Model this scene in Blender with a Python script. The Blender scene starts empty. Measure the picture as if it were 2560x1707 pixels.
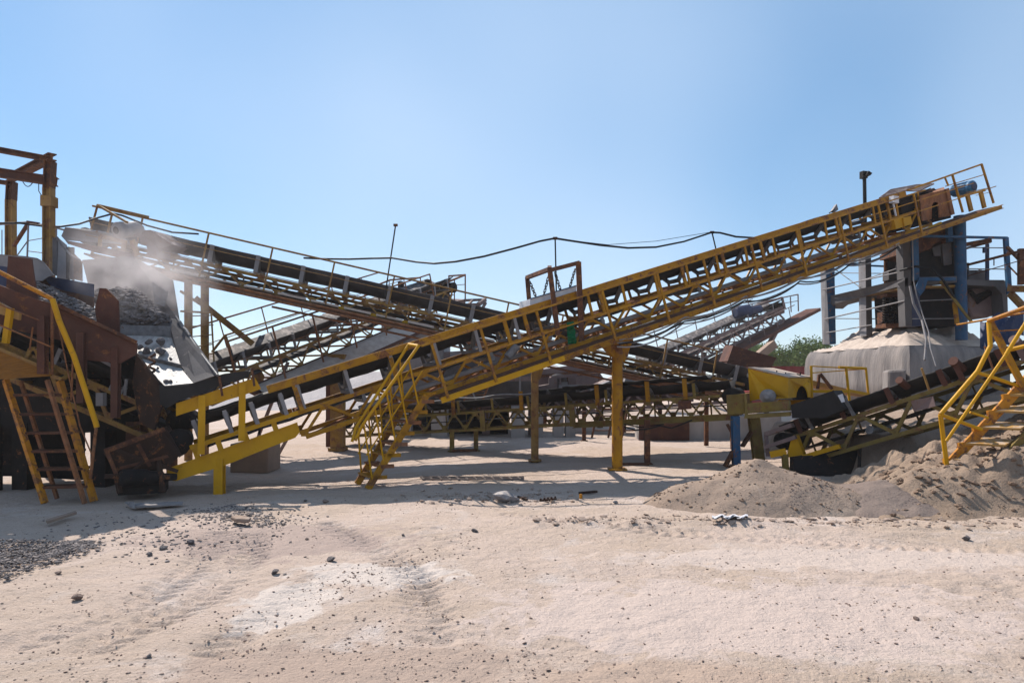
import bpy, math, random
from mathutils import Vector, Matrix, noise
random.seed(11)
R = math.radians
S = bpy.context.scene
COL = S.collection

# ---------------------------------------------------------------- camera, sky, sun, exposure
F, U0, VH, CH = 1700.0, 1280.0, 955.0, 1.7      # focal length, centre column, horizon row (photo pixels), eye height
cd = bpy.data.cameras.new('camera'); cam = bpy.data.objects.new('camera', cd); COL.objects.link(cam)
cam.location = (0, 0, CH); cam.rotation_euler = (R(90), 0, 0)
cd.sensor_width = 36; cd.lens = 36 * F / 2560; cd.shift_y = (VH - 853.5) / 2560
cd.clip_start = 0.1; cd.clip_end = 5000
S.camera = cam
SUN_EL, SUN_AZ = 46.0, -40.0                     # azimuth from +Y, negative = to the left
w = bpy.data.worlds.new('World'); S.world = w; w.use_nodes = True
wn = w.node_tree.nodes; wl = w.node_tree.links
sky = wn.new('ShaderNodeTexSky'); sky.sky_type = 'NISHITA'; sky.sun_disc = False
sky.sun_elevation = R(SUN_EL); sky.sun_rotation = R(SUN_AZ)
sky.air_density = 1.0; sky.dust_density = 0.05; sky.ozone_density = 6.0; sky.altitude = 0
hs = wn.new('ShaderNodeHueSaturation'); hs.inputs['Saturation'].default_value = 1.2
ga = wn.new('ShaderNodeGamma'); ga.inputs[1].default_value = .7
# thin, almost even cirrus veil in the sky
tcw = wn.new('ShaderNodeTexCoord'); cn = wn.new('ShaderNodeTexNoise'); cn.inputs['Scale'].default_value = 1.3; cn.inputs['Detail'].default_value = 2.2; cn.inputs['Distortion'].default_value = .2
cr = wn.new('ShaderNodeMapRange'); cr.inputs[1].default_value = .38; cr.inputs[2].default_value = .66; cr.inputs[3].default_value = .16; cr.inputs[4].default_value = .60
cx = wn.new('ShaderNodeMix'); cx.data_type = 'RGBA'; cx.inputs[7].default_value = (3.25, 3.95, 4.85, 1)
wl.new(sky.outputs[0], hs.inputs['Color']); wl.new(hs.outputs[0], ga.inputs[0]); cmp_ = wn.new('ShaderNodeMapping'); cmp_.inputs['Location'].default_value = (1.7, 0, 0); wl.new(tcw.outputs['Generated'], cmp_.inputs[0]); wl.new(cmp_.outputs[0], cn.inputs['Vector'])
wl.new(cn.outputs[0], cr.inputs[0]); wl.new(cr.outputs[0], cx.inputs[0]); wl.new(ga.outputs[0], cx.inputs[6])
wl.new(cx.outputs[2], wn['Background'].inputs[0]); wn['Background'].inputs[1].default_value = 0.15
sd = bpy.data.lights.new('sun', 'SUN'); sun = bpy.data.objects.new('sun', sd); COL.objects.link(sun)
sd.energy = 4.9; sd.angle = R(0.5); sd.color = (1.0, 0.93, 0.84)
sv = Vector((math.sin(R(SUN_AZ)) * math.cos(R(SUN_EL)), math.cos(R(SUN_AZ)) * math.cos(R(SUN_EL)), math.sin(R(SUN_EL))))
sun.rotation_euler = sv.to_track_quat('Z', 'Y').to_euler(); sun.location = sv * 60
S.view_settings.view_transform = 'Standard'; S.view_settings.look = 'None'
S.view_settings.exposure = 0.63; S.view_settings.gamma = 1.0
S.render.engine = 'CYCLES'
S.cycles.max_bounces = 5; S.cycles.diffuse_bounces = 3; S.cycles.glossy_bounces = 2
S.cycles.volume_bounces = 1; S.cycles.volume_step_rate = 2.0

# ---------------------------------------------------------------- materials
def mat(name, c1, c2=None, scale=5.0, rough=0.75, rust=0.0, dust=0.0, metal=0.0, bump=0.25, fine=40.0,
        rustc=((.07, .025, .012), (.22, .085, .03)), dustc=(.42, .35, .30), stretch=(1, 1, 1), spots=0.0, spotc=(.03, .03, .03)):
    m = bpy.data.materials.new(name); m.use_nodes = True
    n, l = m.node_tree.nodes, m.node_tree.links
    b = n['Principled BSDF']; b.inputs['Roughness'].default_value = rough; b.inputs['Metallic'].default_value = metal; b.inputs['Specular IOR Level'].default_value = .5 if metal else .16
    tc = n.new('ShaderNodeTexCoord'); mp = n.new('ShaderNodeMapping'); mp.inputs['Scale'].default_value = stretch
    l.new(tc.outputs['Object'], mp.inputs[0])
    def nz(sc, det=6, dist=0.0, rg=.6):
        t = n.new('ShaderNodeTexNoise'); t.inputs['Scale'].default_value = sc; t.inputs['Detail'].default_value = det
        t.inputs['Roughness'].default_value = rg; t.inputs['Distortion'].default_value = dist; l.new(mp.outputs[0], t.inputs['Vector']); return t
    def ramp(src, a, bb):
        r = n.new('ShaderNodeMapRange'); r.inputs[1].default_value = a; r.inputs[2].default_value = bb; r.clamp = True
        l.new(src, r.inputs[0]); return r.outputs[0]
    def mix(f, a, bb):
        x = n.new('ShaderNodeMix'); x.data_type = 'RGBA'
        if isinstance(f, float): x.inputs[0].default_value = f
        else: l.new(f, x.inputs[0])
        for i, c in ((6, a), (7, bb)):
            if isinstance(c, tuple): x.inputs[i].default_value = (*c, 1)
            else: l.new(c, x.inputs[i])
        return x.outputs[2]
    c2 = c2 or tuple(v * .7 for v in c1)
    nf = nz(fine, 4)
    col = mix(ramp(nz(scale).outputs[0], .35, .65), c1, c2)
    if rust > 0:
        rc = mix(ramp(nf.outputs[0], .35, .65), *rustc)
        col = mix(ramp(nz(scale * 1.7, 8, .6, .7).outputs[0], .68 - rust * .36, .74 - rust * .30), col, rc)
    if spots > 0:
        col = mix(ramp(nz(scale * 9, 3).outputs[0], .70 - spots * .2, .74 - spots * .2), col, spotc)
    if dust > 0:
        g = n.new('ShaderNodeNewGeometry'); sx = n.new('ShaderNodeSeparateXYZ'); l.new(g.outputs['Normal'], sx.inputs[0])
        up = ramp(sx.outputs[2], .2, .85)
        mm = n.new('ShaderNodeMath'); mm.operation = 'MULTIPLY'; l.new(up, mm.inputs[0])
        l.new(ramp(nz(scale * 2.3).outputs[0], .75 - dust * .6, .95 - dust * .6), mm.inputs[1])
        veil = n.new('ShaderNodeMath'); veil.operation = 'MAXIMUM'; l.new(mm.outputs[0], veil.inputs[0])
        vv = n.new('ShaderNodeMath'); vv.operation = 'MULTIPLY'; vv.inputs[1].default_value = dust * .35
        l.new(ramp(nz(scale * .8).outputs[0], .3, .7), vv.inputs[0]); l.new(vv.outputs[0], veil.inputs[1])
        col = mix(veil.outputs[0], col, dustc)
    l.new(col, b.inputs['Base Color'])
    if bump > 0:
        bp = n.new('ShaderNodeBump'); bp.inputs['Strength'].default_value = bump; bp.inputs['Distance'].default_value = .02
        l.new(nf.outputs[0], bp.inputs['Height']); l.new(bp.outputs[0], b.inputs['Normal'])
    return m

YEL = mat('worn_yellow_paint', (.36, .168, .002), (.26, .112, .002), 3, .5, rust=.46, dust=.06, spots=.12, spotc=(.09, .04, .02))
YELC = mat('clean_yellow_paint', (.50, .255, .001), (.42, .205, .001), 3, .45, rust=.2, dust=.04)
YELD = mat('dusty_yellow_paint', (.27, .15, .028), (.18, .09, .022), 4, .8, rust=.45, dust=.40)
YELO = mat('olive_yellow_paint', (.19, .13, .022), (.12, .08, .018), 4, .75, rust=.4, dust=.30)
ORG = mat('orange_yellow_paint', (.46, .19, .006), (.34, .12, .006), 5, .5, rust=.5, dust=.15)
RUS = mat('rusty_steel', (.095, .038, .022), (.05, .021, .014), 4, .85, rust=.5, dust=.14)
RUSP = mat('brown_red_plate', (.095, .036, .024), (.058, .024, .019), 2.2, .8, rust=.3, dust=.12)
RUSO = mat('orange_rusty_steel', (.26, .095, .03), (.14, .05, .022), 5, .85, rust=.55, dust=.35)
DRK = mat('dark_shade_steel', (.012, .010, .0105), (.007, .006, .007), 6, .8, rust=.2, dust=.06)  # dark steel, blackened further to stand for deep shade
BLT = mat('black_rubber_belt', (.011, .010, .011), (.017, .016, .017), 3, .7, dust=.10, bump=.12, stretch=(1, 1, 1))
BLTD = mat('dusty_rubber_belt', (.035, .032, .036), (.055, .05, .052), 3, .8, dust=.45, bump=.12, dustc=(.22, .19, .18))
GRY = mat('dusty_grey_steel', (.22, .21, .22), (.15, .145, .155), 3, .65, rust=.14, dust=.45)
GAL = mat('grey_roller_steel', (.15, .148, .155), (.08, .078, .082), 9, .5, rust=.2, dust=.3)
BLU = mat('worn_blue_paint', (.010, .075, .17), (.009, .05, .115), 4, .55, rust=.32, dust=.2)
NAV = mat('navy_blue_paint', (.02, .035, .085), (.018, .025, .06), 3, .6, rust=.15, dust=.25)
MBL = mat('motor_blue_paint', (.02, .13, .26), (.015, .09, .19), 6, .45, rust=.1, dust=.3)
CON = mat('grey_concrete', (.36, .34, .33), (.25, .235, .23), 2, .9, dust=.4, bump=.4, fine=25, stretch=(1, 1, .45))
CONB = mat('brown_concrete', (.28, .20, .15), (.2, .14, .11), 2, .9, dust=.3, bump=.4)
WHT = mat('white_painted_plate', (.62, .62, .64), (.45, .45, .5), 4, .5, rust=.12, dust=.2)
GRN = mat('green_cloth', (.004, .10, .035), (.003, .065, .025), 9, .9)
WIR = mat('black_cable', (.012, .012, .014), None, 5, .6, bump=0)
WIRG = mat('grey_cable', (.30, .30, .32), (.16, .16, .17), 5, .6, bump=0)
CHN = mat('dark_chain_steel', (.05, .045, .045), None, 8, .6, rust=.3)
PLK = mat('wooden_planks', (.24, .12, .025), (.16, .08, .02), 5, .85, dust=.15, stretch=(1, 6, 6))
TRD = mat('dusty_yellow_tread', (.40, .22, .05), (.30, .15, .03), 5, .8, rust=.25, dust=.55, dustc=(.40, .31, .24))
LID = mat('dusty_sunlit_lid_paint', (.42, .27, .12), (.38, .26, .16), 3, .85, rust=.12, dust=.85, dustc=(.46, .37, .31))  # dusty paint, also paled to put sunlight on the lid
MAU = mat('faded_brown_steel', (.17, .115, .11), (.12, .08, .08), 3, .85, rust=.3, dust=.5)
SHN = mat('scoured_shiny_steel', (.40, .38, .365), (.22, .21, .205), 4, .5, metal=.2, bump=.5, fine=22, stretch=(3.5, 1, 1), rust=.1, rustc=((.2, .18, .17), (.3, .28, .27)))
STN = mat('grey_crushed_stone', (.125, .112, .115), (.06, .055, .058), 7, .9, dust=.5, bump=.5, dustc=(.30, .25, .23))
STNB = mat('brown_stone', (.20, .135, .11), (.10, .068, .06), 7, .9, dust=.5, dustc=(.33, .26, .22), bump=.5)
DGR = mat('shaded_dusty_steel', (.085, .078, .082), (.055, .05, .054), 3, .8, rust=.15, dust=.22)  # dusty steel darkened to put the hopper's shade on the chute walls
TCO = mat('dark_tower_concrete', (.105, .10, .105), (.065, .063, .068), 2.5, .85, rust=.08, dust=.2, stretch=(1, 1, .5))  # tower grey, darker than the plain concrete
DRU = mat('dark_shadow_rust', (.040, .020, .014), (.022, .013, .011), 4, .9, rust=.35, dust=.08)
DUS = mat('settled_pale_dust', (.47, .395, .345), (.36, .295, .255), 6, .95, bump=.6, fine=18)

# ---------------------------------------------------------------- geometry helpers
Z = Vector((0, 0, 1))
def P(u, v, D):
    return Vector(((u - U0) * D / F, D, CH - (v - VH) * D / F))
def G(u, v, z=0.0):
    D = (CH - z) * F / (v - VH); return Vector(((u - U0) * D / F, D, z))

class MB:
    def __init__(s): s.v = []; s.f = []; s.sm = []
    def add(s, vs, fs, smooth=False):
        o = len(s.v); s.v += [Vector(q) for q in vs]
        for f in fs: s.f.append([o + i for i in f]); s.sm.append(smooth)
        return s
    def frame(s, p, q, up=Z):
        a = (q - p); L = a.length; a = a / L
        if abs(a.dot(up)) > .98: up = Vector((0, 1, 0)) if abs(a.y) < .9 else Vector((1, 0, 0))
        x = a.cross(up).normalized(); y = x.cross(a).normalized(); return a, x, y
    def bar(s, p, q, w, h, up=Z):
        p, q = Vector(p), Vector(q); a, x, y = s.frame(p, q, up)
        x = x * w / 2; y = y * h / 2
        vs = [p - x - y, p + x - y, p + x + y, p - x + y, q - x - y, q + x - y, q + x + y, q - x + y]
        return s.add(vs, [(0, 1, 2, 3), (7, 6, 5, 4), (0, 4, 5, 1), (1, 5, 6, 2), (2, 6, 7, 3), (3, 7, 4, 0)])
    def channel(s, p, q, w, h, t=.012, up=Z, web='mid'):      # I-beam (web mid) or channel
        p, q = Vector(p), Vector(q); a, x, y = s.frame(p, q, up)
        s.bar(p + y * (h / 2 - t / 2), q + y * (h / 2 - t / 2), w, t, up)
        s.bar(p - y * (h / 2 - t / 2), q - y * (h / 2 - t / 2), w, t, up)
        off = 0 if web == 'mid' else (w / 2 - t / 2) * (1 if web == 'r' else -1)
        s.bar(p + x * off, q + x * off, t, h - 2 * t, up)
        return s
    def tube(s, p, q, r, n=8, r2=None, cap=True):
        p, q = Vector(p), Vector(q); a, x, y = s.frame(p, q); r2 = r if r2 is None else r2
        c = [(math.cos(2 * math.pi * i / n), math.sin(2 * math.pi * i / n)) for i in range(n)]
        vs = [p + x * (r * k) + y * (r * m) for k, m in c] + [q + x * (r2 * k) + y * (r2 * m) for k, m in c]
        s.add(vs, [(i, (i + 1) % n, n + (i + 1) % n, n + i) for i in range(n)][::1], True)
        if cap: s.add(vs, [tuple(range(n))[::-1], tuple(range(n, 2 * n))])
        return s
    def path(s, pts, r, n=6):
        for a, b in zip(pts, pts[1:]): s.tube(a, b, r, n)
        return s
    def lathe(s, p, axis, prof, n=20):                         # prof: (distance along axis, radius)
        p = Vector(p); axis = Vector(axis).normalized(); a, x, y = s.frame(p, p + axis)
        vs = []
        for d, r in prof:
            for i in range(n):
                an = 2 * math.pi * i / n; vs.append(p + axis * d + x * (r * math.cos(an)) + y * (r * math.sin(an)))
        fs = []
        for k in range(len(prof) - 1):
            for i in range(n):
                j = (i + 1) % n; fs.append((k * n + i, k * n + j, k * n + n + j, k * n + n + i))
        s.add(vs, fs, True)
        s.add(vs[:n], [tuple(range(n))[::-1]]); s.add(vs[-n:], [tuple(range(n))]); return s
    def prism(s, poly, d):                                     # polygon extruded by vector d
        poly = [Vector(q) for q in poly]; d = Vector(d); n = len(poly)
        return s.add(poly + [q + d for q in poly], [tuple(range(n))[::-1], tuple(range(n, 2 * n))] +
                     [(i, (i + 1) % n, n + (i + 1) % n, n + i) for i in range(n)])
    def box(s, c, sx, sy, sz, rz=0.0):
        c = Vector(c); m = Matrix.Rotation(rz, 3, 'Z'); vs = []
        for k in (-1, 1):
            for j in (-1, 1):
                for i in (-1, 1): vs.append(c + m @ Vector((i * sx / 2, j * sy / 2, k * sz / 2)))
        return s.add(vs, [(0, 2, 3, 1), (4, 5, 7, 6), (0, 1, 5, 4), (2, 6, 7, 3), (0, 4, 6, 2), (1, 3, 7, 5)])
    def build(s, name, m, root=None, loc=None, bevel=0.0):
        loc = Vector(loc) if loc is not None else (Vector(root['base']) if root is not None else (s.v[0] * 1.0))
        me = bpy.data.meshes.new(name); me.from_pydata([tuple(q - loc) for q in s.v], [], s.f)
        me.polygons.foreach_set('use_smooth', s.sm); me.update(); me.validate()
        import bmesh
        bm = bmesh.new(); bm.from_mesh(me); bmesh.ops.recalc_face_normals(bm, faces=bm.faces); bm.to_mesh(me); bm.free()
        o = bpy.data.objects.new(name, me); COL.objects.link(o); me.materials.append(m)
        if root is not None:
            o.parent = root; o.location = loc - Vector(root['base'])
        else: o.location = loc
        o['base'] = tuple(loc)
        if bevel > 0:
            md = o.modifiers.new('bevel', 'BEVEL'); md.width = bevel; md.segments = 2; md.limit_method = 'ANGLE'
        return o

def thing(name, label, cat, loc, group=None):
    o = bpy.data.objects.new(name, None); COL.objects.link(o); o.location = loc; o['base'] = tuple(loc)
    o.empty_display_size = .2
    o['label'] = label; o['category'] = cat
    if group: o['group'] = group
    return o
def tag(o, label, cat, group=None):
    o['label'] = label; o['category'] = cat
    if group: o['group'] = group
    return o
def stuff(o, kind='stuff'):
    o['kind'] = kind; return o

def rock_mesh(name, m, n=12, flat=.7, seed=0, detail=2):       # an angular stone about 1 across
    import bmesh
    rnd = random.Random(seed); bm = bmesh.new(); bmesh.ops.create_icosphere(bm, subdivisions=detail, radius=.5)
    cuts = [(Vector((rnd.uniform(-1, 1), rnd.uniform(-1, 1), rnd.uniform(-1, 1))).normalized(), rnd.uniform(.24, .40)) for _ in range(n)]
    for v in bm.verts:
        for d, k in cuts:
            e = v.co.dot(d)
            if e > k: v.co -= d * (e - k)
        v.co.z *= flat
    me = bpy.data.meshes.new(name); bm.to_mesh(me); bm.free(); me.materials.append(m); return me

# ---------------------------------------------------------------- belt conveyor builder
class Line:                                                     # straight inclined line with a near side
    def __init__(s, p, q, near):
        s.p = Vector(p); s.q = Vector(q); s.a = (s.q - s.p); s.L = s.a.length; s.a /= s.L
        t = s.a.cross(Z).normalized()
        if t.dot(Vector(near)) < 0: t = -t
        s.t = t; n = t.cross(s.a).normalized(); s.n = n if n.z > 0 else -n
    def at(s, k, t=0.0, h=0.0): return s.p + s.a * k + s.t * t + s.n * h
    def k_of_x(s, x): return (x - s.p.x) / s.a.x

def extrude_belt(mb, ln, k0, k1, prof, th=.014, wav=0.0, n=40):
    # prof: list of (t,h); closed strip of thickness th
    vs = []; fs = []; m = len(prof)
    for i in range(n + 1):
        k = k0 + (k1 - k0) * i / n; sag = wav * math.sin(i * 1.9)
        for t, h in prof: vs.append(ln.at(k, t, h + sag))
        for t, h in prof: vs.append(ln.at(k, t, h + sag - th))
    W = 2 * m
    for i in range(n):
        for j in range(m - 1):
            a = i * W + j; fs.append((a, a + 1, a + W + 1, a + W)); b = a + m; fs.append((b, b + W, b + W + 1, b + 1))
        a = i * W; fs.append((a, a + W, a + W + m, a + m)); a = i * W + m - 1; fs.append((a, a + m, a + m + W, a + W))
    fs.append(tuple(range(m)) + tuple(range(W - 1, m - 1, -1)))
    o = n * W; fs.append(tuple(o + j for j in range(m)) + tuple(o + j for j in range(W - 1, m - 1, -1)))
    mb.add(vs, fs, True); return mb

def truss(mb, ln, k0, k1, t, H, pitch, ch=.06, dg=.035, skip=0):
    mb.bar(ln.at(k0, t, 0), ln.at(k1, t, 0), ch * .8, ch, ln.n); mb.bar(ln.at(k0, t, -H), ln.at(k1, t, -H), ch * .8, ch, ln.n)
    n = max(1, round((k1 - k0) / pitch)); p = (k1 - k0) / n
    for i in range(n):
        k = k0 + i * p
        mb.bar(ln.at(k, t, -H + ch / 2), ln.at(k + p * .46, t, -ch / 2), dg, dg * .7, ln.t)
        mb.bar(ln.at(k + p * .54, t, -ch / 2), ln.at(k + p, t, -H + ch / 2), dg, dg * .7, ln.t)
        if dg > .034:
            for kk, hh in ((k + p * .5, -.035), (k, -H + .035)): mb.prism([ln.at(kk - .09, t, hh + .03), ln.at(kk + .09, t, hh + .03), ln.at(kk + .05, t, hh - .06 if hh > -.1 else hh + .09), ln.at(kk - .05, t, hh - .06 if hh > -.1 else hh + .09)], ln.t * .012)
        if i % 3 == skip: mb.box(ln.at(k, t, -H + .06), .12, .015, .1, math.atan2(ln.a.y, ln.a.x))

_id = {}
def idlers(root, ln, ks, W, h0, hw, key, mb_mat, rl_mat, br=.07):
    # frame with two end uprights and three rollers; W belt width from t=0 to t=-W, h0 base height, hw wing height
    if key not in _id:
        A = MB(); o = Vector((0, 0, 0)); a, t, n = ln.a, ln.t, ln.n
        def q(x, y, z): return a * x + t * y + n * z
        A.bar(q(0, .04, h0), q(0, -W - .04, h0), .06, .05, n)
        for y, sgn in ((0.03, 1), (-W - .03, -1)):
            A.bar(q(0, y, h0), q(0, y + sgn * .03, hw + .03), br, .022, t)
        A.bar(q(0, -W * .30, h0), q(0, -W * .30, h0 + .12), .05, .02, t); A.bar(q(0, -W * .70, h0), q(0, -W * .70, h0 + .12), .05, .02, t)
        rs = []
        for (y0, z0, y1, z1) in ((.03, hw - .02, -W * .31, h0 + .11), (-W * .33, h0 + .10, -W * .67, h0 + .10), (-W * .69, h0 + .11, -W - .03, hw - .02)):
            B = MB(); B.tube(q(0, y0, z0), q(0, y1, z1), .045, 10); B.tube(q(0, y0, z0) - (q(0, y1, z1) - q(0, y0, z0)) * .09, q(0, y0, z0), .02, 6); rs.append(B)
        fo = A.build('idler', mb_mat, None, (0, 0, 0)); ro = [B.build('roller', rl_mat, None, (0, 0, 0)) for B in rs]
        _id[key] = (fo.data, [r.data for r in ro])
        for x in [fo] + ro: bpy.data.objects.remove(x)
    fm, rms = _id[key]; base = Vector(root['base'])
    for k in ks:
        o = bpy.data.objects.new('idler', fm); COL.objects.link(o); o.parent = root; o.location = ln.at(k, 0, 0) - base
        for rm in rms:
            r = bpy.data.objects.new('roller', rm); COL.objects.link(r); r.parent = o

def frange(a, b, st):
    out = []; k = a
    while k <= b + 1e-6: out.append(k); k += st
    return out
def trough(W, lo, hi, e=.0):
    return [(-e, hi), (-W * .31, lo), (-W * .69, lo), (-W + e, hi)]
def sag(p, q, d, n=12):
    p, q = Vector(p), Vector(q)
    return [p.lerp(q, i / n) - Z * (d * 4 * (i / n) * (1 - i / n)) for i in range(n + 1)]

# ---------------------------------------------------------------- ground
def ground_h(x, y):
    if abs(x) > 60 or y > 70 or y < -20: return 0.0
    h = .030 * noise.noise((x * .35, y * .35, 1.3)) + .016 * noise.noise((x * 1.3, y * 1.3, 4.0))
    h += .010 * noise.noise((x * 4.1, y * 4.1, 7.0)) + .007 * noise.noise((x * 9.1, y * 9.1, 3.0))
    k_ = noise.noise((x * .55, y * .8, 21.0))
    if k_ > .1: h += .05 * (k_ - .1) * noise.noise((x * 6.5, y * 9, 15.0))
    # rough ridge of pushed-up dirt in front of the sand heaps
    yc = 8.35 - .08 * x + .25 * noise.noise((x * .6, 0, 9.0)); d = (y - yc) / .32
    if x > -.5: h += .07 * min(1, (x + .5)) * math.exp(-d * d) * (.55 + .9 * noise.noise((x * 3.0, y * 4.0, 2.0)))
    yc = 10.0 + .3 * noise.noise((x * .5, 3.0, 9.0)); d = (y - yc) / .22
    if -2 < x < 3: h += .05 * math.exp(-d * d) * (.6 + .9 * noise.noise((x * 4.0, y * 5.0, 5.0)))
    return h - .012

TRACKS = [((-3.35, 7.8), (-3.05, 6.9), (-2.88, 6.2), (-2.85, 5.4), (-3.2, 4.4)), ((-2.95, 7.8), (-2.62, 6.9), (-2.46, 6.2), (-2.42, 5.4), (-2.7, 4.4)),
          ((-2.3, 8.4), (-1.6, 7.3), (-.9, 6.2), (-.5, 4.6)), ((-1.9, 4.2), (-1.75, 5.0), (-1.7, 5.9)), ((-.2, 8.9), (1.4, 7.9), (3.8, 7.2), (6.5, 7.0))]
def seg_s(p, pts):                                               # distance to a polyline and arc length there
    best = (9, 0); acc = 0
    for a, b in zip(pts, pts[1:]):
        ax, ay = a; bx, by = b; dx, dy = bx - ax, by - ay; L2 = dx * dx + dy * dy
        t = max(0, min(1, ((p[0] - ax) * dx + (p[1] - ay) * dy) / L2)); L = math.sqrt(L2)
        d = ((p[0] - ax - t * dx) * dy - (p[1] - ay - t * dy) * dx) / L
        e = math.hypot(p[0] - ax - t * dx, p[1] - ay - t * dy)
        if e < abs(best[0]): best = (math.copysign(e, d), acc + t * L)
        acc += L
    return best
def axis(a, b, st, far, grow=1.25):
    c = frange(a, b, st); d = st
    while c[-1] < far: d *= grow; c.append(c[-1] + d)
    d = st
    while c[0] > -far: d *= grow; c.insert(0, c[0] - d)
    return c
xs = axis(-8, 9, .036, 900); ys = []
y = 2.2
while y < 11.5: ys.append(y); y += .028 + .005 * max(0, y - 6)
d = .09
while ys[-1] < 1500: ys.append(ys[-1] + d); d *= 1.035 if ys[-1] < 30 else 1.25
d = .04
while ys[0] > -60: d *= 1.35; ys.insert(0, ys[0] - d)
gv = []; gf = []
for y in ys:
    for x in xs:
        h = ground_h(x, y)
        if 2 < y < 9 and -6 < x < 7:
            for ti, tr in enumerate(TRACKS):
                dd, ss = seg_s((x, y), tr)
                wd = .17
                if abs(dd) < wd + .06 and .05 < ss:
                    e = max(0, 1 - max(0, abs(dd) - wd + .05) / .1)
                    lug = math.sin((ss + abs(dd) * .6) * 2 * math.pi / .15)
                    fade = .75 + .8 * noise.noise((x * .9, y * .9, 3 + ti))
                    h += e * max(0, fade) * (-.024 + .022 * lug)
        gv.append((x, y, h))
nx = len(xs)
for j in range(len(ys) - 1):
    for i in range(nx - 1):
        a = j * nx + i; gf.append((a, a + 1, a + nx + 1, a + nx))
me = bpy.data.meshes.new('ground'); me.from_pydata(gv, [], gf); me.polygons.foreach_set('use_smooth', [True] * len(gf)); me.update()
ground = bpy.data.objects.new('ground', me); COL.objects.link(ground); ground['kind'] = 'structure'

def sand_material(name, base, alt, patch, pebble=.5, scale=1.0, bumpd=.02, spots=()):
    m = bpy.data.materials.new(name); m.use_nodes = True; n, l = m.node_tree.nodes, m.node_tree.links
    b = n['Principled BSDF']; b.inputs['Roughness'].default_value = .95; b.inputs['Specular IOR Level'].default_value = .15
    tc = n.new('ShaderNodeTexCoord'); mp = n.new('ShaderNodeMapping'); mp.inputs['Scale'].default_value = (scale,) * 3
    l.new(tc.outputs['Object'], mp.inputs[0])
    def nz(sc, det=8, rg=.6, dist=0, st=None):
        t = n.new('ShaderNodeTexNoise'); t.inputs['Scale'].default_value = sc; t.inputs['Detail'].default_value = det
        t.inputs['Roughness'].default_value = rg; t.inputs['Distortion'].default_value = dist
        if st:
            q = n.new('ShaderNodeMapping'); q.inputs['Scale'].default_value = st; l.new(mp.outputs[0], q.inputs[0]); l.new(q.outputs[0], t.inputs['Vector'])
        else: l.new(mp.outputs[0], t.inputs['Vector'])
        return t.outputs[0]
    def rp(src, a, bb):
        r = n.new('ShaderNodeMapRange'); r.inputs[1].default_value = a; r.inputs[2].default_value = bb; l.new(src, r.inputs[0]); return r.outputs[0]
    def mix(f, a, bb):
        x = n.new('ShaderNodeMix'); x.data_type = 'RGBA'
        l.new(f, x.inputs[0])
        for i, c in ((6, a), (7, bb)):
            if isinstance(c, tuple): x.inputs[i].default_value = (*c, 1)
            else: l.new(c, x.inputs[i])
        return x.outputs[2]
    c = mix(rp(nz(.45, 7, .62, .4), .36, .62), base, alt)
    c = mix(rp(nz(.7, 10, .68, 1.5), .54, .70), c, patch)
    c = mix(rp(nz(3.2, 9, .72, .3, (1, 2.2, 1)), .56, .78), c, tuple(v * .62 for v in base))
    c = mix(rp(nz(38, 4, .75), .54, .72), c, tuple(v * .66 for v in base))
    c = mix(rp(nz(11, 6, .75, .5), .60, .72), c, tuple(v * .74 for v in base))
    c = mix(rp(nz(60, 3, .7), .60, .70), c, tuple(min(1, v * 1.18) for v in alt))
    for (cx, cy, rx, ry, cc) in spots:                            # dried pale or dark stains with an outline of their own
        q = n.new('ShaderNodeMapping'); q.inputs['Location'].default_value = (-cx / rx, -cy / ry, 0); q.inputs['Scale'].default_value = (1 / rx, 1 / ry, 0); l.new(tc.outputs['Object'], q.inputs[0])
        L_ = n.new('ShaderNodeVectorMath'); L_.operation = 'LENGTH'; l.new(q.outputs[0], L_.inputs[0])
        s_ = n.new('ShaderNodeMath'); s_.operation = 'MULTIPLY_ADD'; s_.inputs[1].default_value = 2.4; l.new(nz(2.6, 9, .68, .6), s_.inputs[0]); l.new(L_.outputs['Value'], s_.inputs[2])
        c = mix(rp(s_.outputs[0], 2.15, 1.95), c, cc)
    if pebble > 0:
        vo = n.new('ShaderNodeTexVoronoi'); vo.inputs['Scale'].default_value = 26; vo.inputs['Randomness'].default_value = 1; l.new(mp.outputs[0], vo.inputs['Vector'])
        k = n.new('ShaderNodeMath'); k.operation = 'LESS_THAN'; l.new(vo.outputs['Distance'], k.inputs[0]); 
        th = n.new('ShaderNodeMath'); th.operation = 'MULTIPLY'; th.inputs[1].default_value = .42 * pebble; l.new(rp(nz(.9, 5, .6), .5, .72), th.inputs[0]); l.new(th.outputs[0], k.inputs[1])
        c = mix(k.outputs[0], c, (.10, .075, .07))
    l.new(c, b.inputs['Base Color'])
    ad = n.new('ShaderNodeMath'); ad.operation = 'ADD'; l.new(nz(5.5, 10, .68), ad.inputs[0]); 
    m2 = n.new('ShaderNodeMath'); m2.operation = 'MULTIPLY'; m2.inputs[1].default_value = .45; l.new(nz(30, 6, .7), m2.inputs[0]); l.new(m2.outputs[0], ad.inputs[1])
    bp = n.new('ShaderNodeBump'); bp.inputs['Strength'].default_value = 1.0; bp.inputs['Distance'].default_value = bumpd
    l.new(ad.outputs[0], bp.inputs['Height']); l.new(bp.outputs[0], b.inputs['Normal'])
    return m
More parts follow.
